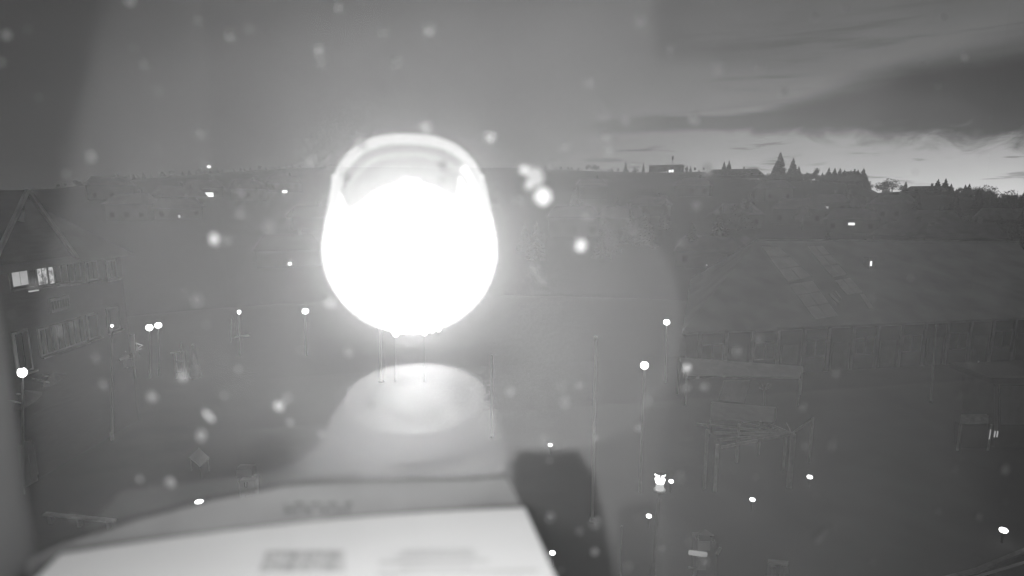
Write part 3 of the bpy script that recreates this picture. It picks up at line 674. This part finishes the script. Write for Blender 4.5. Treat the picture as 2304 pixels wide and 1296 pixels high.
p = ground_thing(405, 852); fr = thing('timber_frame', p, 'slim white ladder-like frame standing left of the middle', 'frame'); Y = p.y
for a, c in (((384, 794), (414, 793)), ((394, 794), (397, 838)), ((413, 793), (416, 838)), ((397, 814), (415, 814)), ((397, 838), (416, 838)), ((397, 838), (397, 852)), ((416, 838), (416, 852))):
    MB().bar(atY(*a, Y), atY(*c, Y), .08).build('frame_bar', MT['white'], fr)
p = ground_thing(440, 850); cl_ = thing('covered_statue', p, 'pale draped figure-like bundle right of the ladder-like frame', 'draped bundle'); Y = p.y
cl_.name = 'draped_bundle'; s = Y / FPX
b = MB(); prof = [(10, 0), (13, 8), (11, 22), (6, 32), (5, 50), (4, 66), (3, 78), (0, 80)]; b.lathe(p, [(r * s, z * s) for r, z in prof], 12); b.build('cloth', MT['cloth'], cl_)
MB().tube(p + Vector((-.9, 0, 0)), p + Vector((-.9, 0, 82 * s)), .05).build('pole', MT['cloth'], cl_)
p = ground_thing(520, 770); sp = thing('signpost', p, 'small faint signpost with a short pale arm left of the reflection', 'signpost'); Y = p.y
MB().tube(p, atY(521, 720, Y), .05).build('post', MT['cloth'], sp); MB().bar(atY(526, 758, Y), atY(560, 755, Y), .12, .14).build('arm', MT['cloth'], sp)

# ------------------------------------------------------------------ left house
A = G(75, 1085); XF = A.x; nF = Vector((1, 0, 0)); P0 = Vector((XF, 0, 0))
def FX(px, py, off=0.0): return plane_hit(px, py, P0 + Vector((off, 0, 0)), nF)
yN, yFar = FX(-60, 700).y, FX(275, 620).y
lh = thing('left_house', (XF, (yN + yFar) / 2, 0), 'dark timber house on the left with gable and rows of windows', 'house')
zEv = 10.6
MB().box(XF - 9, XF, yN, yFar, 0, zEv).build('wall', MT['dwall'], lh)
b = MB(); zt2 = 14.4; xm = XF - 4.5
b.add([(XF + .6, yN - .5, zEv), (XF + .6, yFar + .5, zEv), (xm, yFar - 2, zt2), (xm, yN - .5, zt2), (XF - 9.6, yN - .5, zEv), (XF - 9.6, yFar + .5, zEv)], [(0, 1, 2, 3), (3, 2, 5, 4), (0, 3, 4), (1, 5, 2), (0, 4, 5, 1)])
b.build('roof', MT['troof'], lh)
gp = FX(60, 428, .15); g0, g1 = FX(8, 560, .15), FX(104, 592, .15)
zb = min(g0.z, g1.z); yA, yB = gp.y - 2.6, gp.y + 2.6
b = MB(); b.add([(XF + .12, yA, zb), (XF + .12, yB, zb), (XF + .12, gp.y, gp.z), (XF - 5, gp.y, gp.z), (XF - 5, yA, zb), (XF - 5, yB, zb)], [(0, 1, 2), (0, 2, 3, 4), (1, 5, 3, 2), (3, 5, 4), (0, 4, 5, 1)])
gb = b.build('gable', MT['dwall'], lh)
MB().bar((XF + .2, gp.y, gp.z), (XF + .2, yA, zb), .16).build('barge_board', MT['mid'], gb)
MB().bar((XF + .2, gp.y, gp.z), (XF + .2, yB, zb), .16).build('barge_board', MT['mid'], gb)
b = MB(); q = [FX(37, 497, .14), FX(53, 500, .14), FX(52, 468, .14)]; b.prism(q, nF, .06); b.build('attic_window', MT['mid'], gb)
def fwin(x0, x1, top0, bot0, top1, bot1, m, frame='mid', div=1, nm='window'):
    q = [FX(x0, top0, .02), FX(x1, top1, .02), FX(x1, bot1, .02), FX(x0, bot0, .02)]
    ya, yb = q[0].y, q[1].y; z0_, z1_ = min(q[2].z, q[3].z), max(q[0].z, q[1].z)
    z0_ = (q[2].z + q[3].z) / 2; z1_ = (q[0].z + q[1].z) / 2
    w = MB().box(XF, XF + .07, ya - .1, yb + .1, z0_ - .1, z1_ + .1).build(nm, MT[frame], lh)
    for i in range(div):
        a_ = ya + (yb - ya) * (i + .06) / div; b_ = ya + (yb - ya) * (i + .94) / div
        MB().box(XF + .05, XF + .1, a_, b_, z0_, z1_).build('pane', MT[m], w)
    MB().box(XF + .08, XF + .25, ya - .15, yb + .15, z0_ - .2, z0_ - .12).build('sill', MT[frame], w)
    return w
fwin(20, 56, 596, 646, 596, 641, 'lit', 'dark', 2)
fwin(79, 88, 598, 642, 598, 641, 'litp', 'dark'); fwin(90, 100, 598, 640, 598, 639, 'litp', 'dark'); fwin(105, 115, 597, 639, 597, 638, 'litp', 'dark')
for i in range(4): x = 118 + i * 15; fwin(x, x + 12, 595 - i, 637 - i * 1.5, 594 - i, 636 - i * 1.5, 'glass', 'mid')
fwin(193, 214, 590, 628, 589, 627, 'glass', 'mid', 2); fwin(239, 256, 589, 625, 588, 624, 'glass', 'mid', 2)
fwin(30, 58, 752, 840, 746, 834, 'glass', 'cloth', 2)
for i in range(8):
    x = 87 + i * 12.5; tp = 744 - i * 3.6; bt = 800 - i * 4.2
    fwin(x, x + 9.5, tp, bt, tp - 3, bt - 3, 'glass', 'mid')
fwin(195, 214, 712, 762, 707, 757, 'glass', 'mid'); fwin(240, 262, 698, 745, 692, 740, 'dark', 'mid')
sgn = MB(); a_, b_ = FX(112, 668, .1), FX(158, 700, .1)
w = MB().box(XF, XF + .12, a_.y, b_.y, FX(135, 700, .1).z, FX(135, 668, .1).z).build('sign_board', MT['mid'], lh)
b = MB(); zc, ht = FX(135, 684, .14).z, .42; n = 7
for i in range(n):
    y = a_.y + (b_.y - a_.y) * (i + .5) / n; ww = (b_.y - a_.y) / n * .3
    b.box(XF + .12, XF + .15, y - ww, y - ww + .07, zc - ht / 2, zc + ht / 2)
    if i % 2 == 0: b.box(XF + .12, XF + .15, y - ww + .07, y + ww, zc - .04, zc + .04)
    if i % 3 != 1: b.box(XF + .12, XF + .15, y - ww + .07, y + ww, zc + ht / 2 - .07, zc + ht / 2)
    if i % 3 == 1: b.box(XF + .12, XF + .15, y + ww - .07, y + ww, zc - ht / 2, zc + ht / 2)
b.build('faded_lettering', MT['dark'], w)
a = FX(72, 655, .5); MB().bar(FX(66, 656, .4), FX(86, 653, .4), .09, .06).build('awning_arm', MT['litd'], lh, label='short metal arm with glowing glint below the first-floor windows')  # the arm's glint is painted by a glowing material
# door and plinth at ground level
c = FX(45, 1000, 0); MB().box(XF, XF + .08, c.y - .6, c.y + .6, 0, 2.2).build('door', MT['mid'], lh)
c = FX(66, 1010, 0); MB().box(XF, XF + .1, c.y - .2, c.y + .2, .3, 2.0).build('door', MT['mid'], lh)

# ------------------------------------------------------------------ the window with the webcam behind it
DG = .17
d0 = ray(925, 500); azn = math.atan2(d0.x, d0.y)
N = Vector((math.sin(azn), math.cos(azn), 0)); U = Vector((math.cos(azn), -math.sin(azn), 0)); Z = Vector((0, 0, 1))
def WP(u, n, z): return CAM + U * u + N * n + Z * z          # window coordinates
def to_px(p):
    v = p - CAM; c, s = math.cos(PITCH), math.sin(PITCH)
    dep = v.y * c - v.z * s; up = v.y * s + v.z * c
    return 1152 + FPX * v.x / dep, 648 - FPX * up / dep
d = ray(50, 1150); tt = DG / d.dot(N); UL = (d * tt).dot(U)
UR, ZB, ZT = 1.25, -.185, 1.15
win = thing('office_window', WP((UL + UR) / 2, DG, ZB), 'dusty office window pane that the webcam looks out through', 'window')
def wbox(u0, u1, n0, n1, z0, z1):
    b = MB(); return b.obox(WP((u0 + u1) / 2, (n0 + n1) / 2, (z0 + z1) / 2), U * (u1 - u0) / 2, N * (n1 - n0) / 2, Z * (z1 - z0) / 2)
wbox(UL - .05, UL, -.02, DG + .003, ZB, ZT).build('jamb', MT['jamb'], win)
wbox(UR, UR + .05, -.02, DG + .003, ZB, ZT).build('jamb', MT['jamb'], win)
wbox(UL - .05, UR + .05, -.02, DG + .003, ZT, ZT + .05).build('head', MT['jamb'], win)
wbox(UL - .05, UR + .05, -.12, DG + .003, ZB - .03, ZB).build('sill', MT['sill'], win)

# dust film on the glass: its density also paints in shade and reflection edges
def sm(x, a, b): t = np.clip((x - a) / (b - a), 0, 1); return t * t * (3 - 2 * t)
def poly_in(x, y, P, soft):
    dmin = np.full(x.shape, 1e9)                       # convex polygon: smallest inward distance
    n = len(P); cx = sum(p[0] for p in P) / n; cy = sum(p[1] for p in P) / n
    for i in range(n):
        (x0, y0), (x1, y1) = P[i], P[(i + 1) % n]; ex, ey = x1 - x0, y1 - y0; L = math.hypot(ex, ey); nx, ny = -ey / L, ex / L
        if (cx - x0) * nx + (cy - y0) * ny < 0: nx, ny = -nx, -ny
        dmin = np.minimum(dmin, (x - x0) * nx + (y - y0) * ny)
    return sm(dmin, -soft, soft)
def film_shade(x, y):
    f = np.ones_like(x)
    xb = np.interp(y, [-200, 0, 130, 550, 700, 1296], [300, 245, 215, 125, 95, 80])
    f *= 1 - .50 * (1 - sm(x - xb, -40, 22))  # reflection edge on the left, drawn as a thinner coat
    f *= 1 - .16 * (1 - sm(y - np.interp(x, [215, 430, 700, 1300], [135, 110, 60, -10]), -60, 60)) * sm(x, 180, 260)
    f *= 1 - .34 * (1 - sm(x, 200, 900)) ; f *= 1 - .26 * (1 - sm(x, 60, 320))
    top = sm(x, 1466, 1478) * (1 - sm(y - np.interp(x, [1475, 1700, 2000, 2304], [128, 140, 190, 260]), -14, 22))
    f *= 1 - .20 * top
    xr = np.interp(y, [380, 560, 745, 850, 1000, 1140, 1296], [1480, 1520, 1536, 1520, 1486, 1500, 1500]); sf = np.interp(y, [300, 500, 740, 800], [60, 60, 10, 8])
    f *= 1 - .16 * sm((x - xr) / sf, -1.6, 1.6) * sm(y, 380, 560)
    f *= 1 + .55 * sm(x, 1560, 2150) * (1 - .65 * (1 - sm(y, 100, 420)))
    f *= 1 - .62 * poly_in(x, y, [(1128, 1062), (1172, 1014), (1298, 1012), (1338, 1070), (1392, 1330), (1262, 1330)], 13)  # rounded patch of shade painted into the coat's density
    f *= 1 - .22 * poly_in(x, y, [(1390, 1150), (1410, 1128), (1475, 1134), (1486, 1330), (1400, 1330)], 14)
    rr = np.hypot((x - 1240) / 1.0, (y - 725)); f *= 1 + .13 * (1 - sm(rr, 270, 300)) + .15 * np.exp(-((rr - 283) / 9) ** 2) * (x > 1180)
    f *= 1 - .22 * np.exp(-((y - 812) / 42) ** 2) * np.exp(-((x - 930) / 240) ** 4)  # band of shade below the disc, painted by thinning the coat
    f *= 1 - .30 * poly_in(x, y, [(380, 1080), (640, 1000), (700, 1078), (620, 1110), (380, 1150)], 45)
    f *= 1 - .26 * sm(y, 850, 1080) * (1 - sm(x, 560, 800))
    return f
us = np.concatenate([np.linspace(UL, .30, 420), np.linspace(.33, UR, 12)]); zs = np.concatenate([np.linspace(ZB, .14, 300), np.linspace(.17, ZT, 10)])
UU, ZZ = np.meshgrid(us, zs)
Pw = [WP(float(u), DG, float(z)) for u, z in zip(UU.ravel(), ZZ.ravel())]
pxy = np.array([to_px(p) for p in Pw]); dens = film_shade(pxy[:, 0], pxy[:, 1])
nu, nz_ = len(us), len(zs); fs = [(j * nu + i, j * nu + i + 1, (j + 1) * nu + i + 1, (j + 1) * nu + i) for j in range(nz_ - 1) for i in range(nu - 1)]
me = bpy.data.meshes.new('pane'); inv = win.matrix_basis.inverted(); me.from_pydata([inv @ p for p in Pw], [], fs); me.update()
at = me.attributes.new('film_shade', 'FLOAT', 'POINT'); at.data.foreach_set('value', dens.astype(np.float32))
pm = bpy.data.materials.new('dusty_glass'); pm.use_nodes = True; n = pm.node_tree.nodes; l = pm.node_tree.links; n.clear()
FILM_W = .12
ou = n.new('ShaderNodeOutputMaterial'); tr = n.new('ShaderNodeBsdfTransparent'); gs = n.new('ShaderNodeBsdfGlossy'); gs.inputs['Roughness'].default_value = 0.0
gr = n.new('ShaderNodeBsdfGlossy'); gr.inputs['Roughness'].default_value = .24; df = n.new('ShaderNodeBsdfDiffuse'); df.inputs[0].default_value = (.8, .8, .8, 1)
fr = n.new('ShaderNodeFresnel'); fr.inputs[0].default_value = 1.5
fm = n.new('ShaderNodeMath'); fm.operation = 'MULTIPLY'; l.new(fr.outputs[0], fm.inputs[0]); fm.inputs[1].default_value = 2.8
m1 = n.new('ShaderNodeMixShader'); l.new(fm.outputs[0], m1.inputs[0]); l.new(tr.outputs[0], m1.inputs[1]); l.new(gs.outputs[0], m1.inputs[2])
m2 = n.new('ShaderNodeMixShader'); m2.inputs[0].default_value = .042; l.new(m1.outputs[0], m2.inputs[1]); l.new(gr.outputs[0], m2.inputs[2])
att = n.new('ShaderNodeAttribute'); att.attribute_name = 'film_shade'
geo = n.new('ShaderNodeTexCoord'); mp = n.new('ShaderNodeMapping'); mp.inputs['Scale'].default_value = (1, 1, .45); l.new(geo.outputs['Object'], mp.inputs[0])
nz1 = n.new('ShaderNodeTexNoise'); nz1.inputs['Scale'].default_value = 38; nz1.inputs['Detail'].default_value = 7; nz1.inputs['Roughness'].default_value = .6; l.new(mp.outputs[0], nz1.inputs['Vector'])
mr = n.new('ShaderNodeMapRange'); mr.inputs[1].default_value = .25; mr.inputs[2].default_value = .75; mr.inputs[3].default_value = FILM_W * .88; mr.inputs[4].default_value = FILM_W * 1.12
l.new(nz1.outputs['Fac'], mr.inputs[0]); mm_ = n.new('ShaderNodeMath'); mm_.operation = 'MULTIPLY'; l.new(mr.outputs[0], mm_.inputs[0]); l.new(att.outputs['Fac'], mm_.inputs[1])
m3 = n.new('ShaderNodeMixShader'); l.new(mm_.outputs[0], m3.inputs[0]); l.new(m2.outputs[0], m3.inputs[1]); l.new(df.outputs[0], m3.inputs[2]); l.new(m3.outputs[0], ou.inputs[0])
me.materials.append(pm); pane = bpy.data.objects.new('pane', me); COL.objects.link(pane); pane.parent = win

# specks of dirt and dried drops stuck on the inner face of the pane
def speck_mesh(items, name, v):
    b = MB()
    for (px, py, rx, ry, an) in items:
        d = ray(px, py); t = (DG - .0008) / d.dot(N); c = CAM + d * t; s = t / FPX
        k = 12; ca, sa = math.cos(an), math.sin(an); ring = []
        for i in range(k):
            q = 2 * math.pi * i / k; a_, b_ = math.cos(q) * rx * s, math.sin(q) * ry * s
            ring.append(c + U * (a_ * ca - b_ * sa) + Z * (a_ * sa + b_ * ca))
        b.add(ring + [c - N * .0003], [(i, (i + 1) % k, k) for i in range(k)])
    m = mat('speck_' + name, v, .9, .25, 900, 0, spec=0)
    o = b.build('dirt_speck', m, win); o['kind'] = 'stuff'; return o
def ring_mesh(items, v):
    b = MB()
    for (px, py, r, w) in items:
        d = ray(px, py); t = (DG - .0008) / d.dot(N); c = CAM + d * t; s = t / FPX; k = 18; vs = []
        for rr in (r - w, r + w): vs += [c + U * math.cos(2 * math.pi * i / k) * rr * s * .9 + Z * math.sin(2 * math.pi * i / k) * rr * s * 1.1 for i in range(k)]
        b.add(vs, [(i, (i + 1) % k, k + (i + 1) % k, k + i) for i in range(k)])
    o = b.build('drop_rim', mat('drop_rim_residue', v, .9, .2, 900, spec=0), win); o['kind'] = 'stuff'
bright = [(1307, 552, 13, 15, 0), (482, 538, 9, 13, 0), (1180, 382, 11, 10, 0), (1190, 418, 8, 8, 0), (1222, 442, 20, 20, 0), (1546, 828, 8, 10, -.2), (2171, 127, 2.5, 8, .35), (1183, 385, 7, 7, 0)]
medium = [(1102, 308, 11, 11, 0), (1205, 398, 20, 22, 0), (742, 680, 11, 10, 0), (628, 913, 10, 11, .3), (470, 936, 6, 17, .6), (958, 287, 9, 8, 0)]
faint = [(1243, 372, 10, 10, 0), (1118, 455, 11, 11, 0), (1168, 447, 13, 13, 0), (510, 540, 8, 9, 0), (1147, 880, 11, 11, 0), (1875, 1003, 6, 13, -.2), (2150, 1057, 4, 9, -.4), (646, 895, 8, 9, 0),
         (1220, 630, 9, 9, 0), (1265, 868, 8, 8, 0), (1303, 866, 9, 9, 0), (1543, 872, 11, 8, 0), (1585, 870, 11, 8, 0), (325, 145, 4, 7, -.3), (698, 325, 7, 7, 0), (215, 805, 5, 9, .2), (232, 866, 7, 11, .3),
         (1841, 1213, 8, 11, -.5), (1856, 1200, 5, 14, -.6), (1878, 1186, 3, 8, -.4), (2094, 862, 4, 11, 0), (450, 300, 7, 9, 0), (535, 830, 6, 7, 0)]
speck_mesh(bright, 'bright', .42); speck_mesh(medium, 'medium', .28); speck_mesh(faint, 'faint', .15)
q = random.Random(5); tiny = []
for i in range(150):
    px, py = q.uniform(0, 2304), q.uniform(0, 1296); r = 2 + 9 * q.random() ** 2
    tiny.append((px, py, r, r * q.uniform(.9, 1.5), q.uniform(-.6, .6)))
speck_mesh(tiny[:100], 'tiny', .17); speck_mesh(tiny[100:], 'tiny_soft', .21)
ring_mesh([(1660, 790, 7, 1.6), (958, 287, 12, 1.3), (1707, 763, 7, 1.3), (1694, 994, 6, 1.2), (1224, 992, 8, 1.2), (1122, 1055, 8, 1.3), (1238, 1164, 8, 1.2), (1340, 1176, 10, 1.4), (1304, 1195, 5, 1),
           (1414, 1275, 7, 1.2), (443, 675, 9, 1.3), (1203, 607, 8, 1.4), (1117, 455, 11, 1.3), (1271, 905, 9, 1.2), (1456, 902, 8, 1.2), (605, 511, 10, 1.2), (1441, 47, 9, 1.3), (1567, 463, 7, 1), (1617, 155, 9, 1.2),
           (1360, 262, 6, 1), (1806, 916, 6, 1.2), (1530, 1075, 9, 1), (386, 1087, 7, 1.3), (1327, 188, 7, 1)], .24)

# wall round the window, seen from inside and outside, and the room behind
for (a_, b_, c_, d_, nm) in ((UL - 2.5, UL - .05, -3.2, 2.6, 'office_wall'), (UR + .05, UR + 3, -3.2, 2.6, 'office_wall'), (UL - .05, UR + .05, ZT + .05, 2.6, 'office_wall'), (UL - .05, UR + .05, -3.2, ZB - .03, 'office_wall')):
    struct(wbox(a_, b_, -.12, DG - .002, c_, d_).build(nm, MT['room']))
struct(wbox(UL - 2.5, UR + 3, -3.3, -3.2, -1.1, 2.6).build('back_wall', MT['room']))
struct(wbox(UL - 2.6, UL - 2.5, -3.3, DG, -1.1, 2.6).build('side_wall', MT['room'])); struct(wbox(UR + 3, UR + 3.1, -3.3, DG, -1.1, 2.6).build('side_wall', MT['room']))
struct(wbox(UL - 2.6, UR + 3.1, -3.3, DG - .13, -1.2, -1.1).build('room_floor', MT['room'])); struct(wbox(UL - 2.6, UR + 3.1, -3.3, DG, 2.6, 2.7).build('room_ceiling', MT['room']))

# webcam body: faces the pane, lens in the upper part, infrared lamp disc below it
HC = (ray(925, 562)); el_c = HC.z / math.hypot(HC.x, HC.y); ZC = el_c * 2 * DG       # disc centre below the lens
RD = 200 / FPX * 2 * DG * .97
wc = thing('webcam_body', WP(0, -.02, -.098), 'round white webcam mirrored in the glass with blazing infrared lamp', 'camera')
def lathe_n(c, prof, n=48, flip=False):
    b = MB(); vs = []; fs = []
    for r, a in prof: vs += [c + (U * math.cos(2 * math.pi * i / n) + Z * math.sin(2 * math.pi * i / n)) * r + N * a for i in range(n)]
    for k in range(len(prof) - 1): fs += [(k * n + i, k * n + (i + 1) % n, (k + 1) * n + (i + 1) % n, (k + 1) * n + i) for i in range(n)]
    b.add(vs, fs); return b
cc_ = WP(0, -.004, ZC)
# housing hull, taller than the lamp disc: it carries a hood above
hood = []
for i in range(40):
    a = math.pi * (i / 39); ca, sa = math.cos(a), math.sin(a)
    hood.append((math.copysign(abs(ca) ** .77, ca) * RD * .86, ZC + RD * .25 + sa ** .77 * RD * .99 if sa > 1e-6 else ZC + RD * .25))
hood = [(RD * .9, ZC - .0)] + hood + [(-RD * .9, ZC - .0)]
b = MB(); b.prism([WP(u, -.0075, z) for u, z in hood], -N, .02); b.build('hood', emis('hood_painted_glow', 2.2), wc)  # hood, rim and inner band glow in place of light falling on them
b = MB()
for i in range(len(hood) - 1): b.bar(WP(hood[i][0], -.0055, hood[i][1]), WP(hood[i + 1][0], -.0055, hood[i + 1][1]), .0055, .0055)
b.build('hood_rim', emis('hood_rim_painted_glow', 6.0), wc)
b = MB()
for i in range(6, 35):
    f = .86; p_, q_ = hood[i], hood[i + 1]; g = lambda h: WP(h[0] * f, -.0062, (h[1] - ZC) * f + ZC)
    b.bar(g(p_), g(q_), .010, .002)
b.build('hood_inner_glow', emis('hood_inner_painted_glow', 3.4), wc)
# lamp disc with an upper edge that bulges up to the lens
b = MB(); out = []
top = [(-.99, .10), (-.93, .36), (-.88, .60), (-.84, .84), (-.76, .62), (-.71, .44), (-.62, .50), (-.45, .58), (-.35, .61), (-.14, .68), (-.10, .80), (.10, .80), (.14, .70), (.35, .63), (.50, .60), (.54, .64), (.57, .93), (.70, .98), (.84, .84), (.88, .60), (.94, .36), (.99, .10)]
pts = [(RD * u, ZC + RD * v) for u, v in top][::-1]
for i in range(1, 40):
    a = math.pi + math.pi * i / 40; pts.append((RD * math.cos(a), ZC + RD * math.sin(a) * 1.0))
LED = 13.0
b.prism([WP(u, -.0035, z) for u, z in pts], -N, .020); b.build('infrared_lamp', emis('infrared_glow', LED), wc)
al = bpy.data.lights.new('infrared_beam', 'AREA'); al.shape = 'DISK'; al.size = RD * 1.5; al.energy = .30; al.spread = R(132)
ao = bpy.data.objects.new('infrared_beam', al); COL.objects.link(ao); ao.location = WP(0, -.0028, ZC); ao.rotation_euler = (math.pi / 2, 0, -azn); ao.visible_camera = True
lathe_n(WP(0, -.025, ZC), [(.0, -.055), (RD * .8, -.05), (RD * 1.0, -.03), (RD * 1.0, -.0)], 48).build('housing', MT['camw'], wc)
b = MB(); b.tube(WP(0, -.05, -.0985), WP(0, -.05, ZC), .018, .014, 16); b.build('stand', MT['camw'], wc)

wbox(-.012, .015, .022, .034, -.0728, -.0712).build('added_glow_strip', emis('added_strip_glow', 60.0), wc)  # added emissive strip that brightens the pad below for the reflected glow
b = MB(); fb = []; NF = 28
for rr, hh in ((.075, -.0989), (.066, -.0984), (.052, -.0970), (.034, -.0950), (.0, -.0938)):
    fb.append([WP(rr * .47 * math.cos(2 * math.pi * i / NF), .060 + rr * .70 * math.sin(2 * math.pi * i / NF), hh) for i in range(NF)])
b.add([p for r_ in fb for p in r_], [(k * NF + i, k * NF + (i + 1) % NF, (k + 1) * NF + (i + 1) % NF, (k + 1) * NF + i) for k in range(4) for i in range(NF)])
b.build('foot', mat('glossy_fan_pad', .88, .35, .02, 20, spec=.6), wc, smooth=True)  # pale pad added and shaped for the bright fan in the reflection
# white carton under the camera
zc = -.099
def on_box(px, py, z=zc): d = ray(px, py); return CAM + d * (z / d.z)
e0, e1 = on_box(1250, 1296), on_box(1193, 1168)
uE0, nE0 = (e0 - CAM).dot(U), (e0 - CAM).dot(N); uE1, nE1 = (e1 - CAM).dot(U), (e1 - CAM).dot(N)
sl_ = (uE1 - uE0) / (nE1 - nE0)
def uR_(nn): return uE0 + sl_ * (nn - nE0)
nf = DG - .0024
front = []
uLft = UL + .012
for i in range(25):
    t_ = i / 24; u = uR_(nf) + (uLft - uR_(nf)) * t_; front.append((u, nf - .004 * (2 * t_ - 1) ** 2 - (0.0)))
def mir(px, py):
    p = ray(px, py); p = p * (zc / p.z); return p.dot(U), 2 * DG - p.dot(N)
notch = [(uLft, nf - .026)]
for c in ((600, 1064), (665, 1044), (712, 1004), (738, 955), (762, 912), (800, 878), (845, 852), (935, 842), (1010, 850), (1060, 876)): notch.append(mir(*c))
outline = [(uR_(.09), .09)] + front + notch
cb_ = thing('white_carton', WP(0, .03, ZB), 'white printed carton on the sill filling the bottom of the view', 'box')
b = MB(); b.prism([WP(u, nn, ZB + .0005) for u, nn in outline], Z, zc - ZB - .0005); ob = b.build('carton', MT['box'], cb_)
def printed(q, m, nm, items):
    b = MB()
    for a, c, w in items:
        A_, C_ = on_box(*a, zc + .0002), on_box(*c, zc + .0002); dd = (C_ - A_); sd = dd.cross(Z).normalized() * w / 2
        b.add([A_ - sd, C_ - sd, C_ + sd, A_ + sd], [(0, 1, 2, 3)])
    b.build(nm, m, cb_)
# grey flap added at the glass; tone and print paint the carton's reflection
fl_z1 = -.0825; nA, nB = DG - .0016, DG - .0010
def on_flap(px, py):
    a0 = WP(0, nA, zc); a1 = WP(0, nB, fl_z1); nn_ = (a1 - a0).cross(U).normalized(); return plane_hit(px, py, a0, nn_)
fq = [(1225, 1235), (1193, 1172), (1140, 1074), (1040, 1080), (900, 1082), (760, 1086), (640, 1094), (480, 1125), (300, 1172), (120, 1232), (60, 1262), (60, 1330)]
fl = [on_flap(*c) for c in fq]
b = MB(); b.prism(fl, N, .0005); b.build('ghost_flap', MT['ghost_flap'], cb_)
b = MB()
for k_ in range(8):
    x = 645 + k_ * 19; c = [(x, 1136 if k_ % 2 else 1150), (x + 14, 1134 if k_ % 2 else 1150)]
    b.bar(on_flap(*c[0]) - N * .0003, on_flap(*c[1]) - N * .0003, .0007, .0009)
    b.bar(on_flap(x, 1134) - N * .0003, on_flap(x + (5 if k_ % 3 else -2), 1158) - N * .0003, .0007, .0005)
b.build('ghost_print', MT['printf'], cb_)
# label plate with two rows of symbols
q4 = [on_box(598, 1238, zc + .0001), on_box(776, 1238, zc + .0001), on_box(778, 1288, zc + .0001), on_box(580, 1288, zc + .0001)]
b = MB(); b.add(q4, [(0, 1, 2, 3)]); b.build('label_plate', MT['printd'], cb_)
it = []
for row, (y0, y1) in enumerate(((1243, 1257), (1266, 1282))):
    for k_ in range(4):
        x = 602 + k_ * 45 - row * 8; w_ = .0011
        if k_ % 2 == 0: it += [((x, y0), (x + 30, y0), w_), ((x, y0), (x - 3, y1), w_), ((x, y1), (x + 14, y1), w_), ((x + 30, y0), (x + 32, y1 - 4), w_)]
        else: it += [((x, y0), (x + 24, y1), w_), ((x + 24, y0), (x - 2, y1), w_), ((x + 26, y0 + 3), (x + 30, y0 + 3), w_ * 1.6)]
printed(None, MT['print'], 'symbol_print', it)
it = [((852, 1266), (1100, 1261), .0016)] + [((880 + abs(k_ - 3) * 9, 1240 + k_ * 7), (1080 - abs(k_ - 4) * 4, 1238 + k_ * 7), .0008) for k_ in range(3)] + [((900, 1276), (1060, 1274), .0012), ((850, 1292), (1210, 1284), .0014)]
printed(None, MT['printd'], 'logo_print', it)
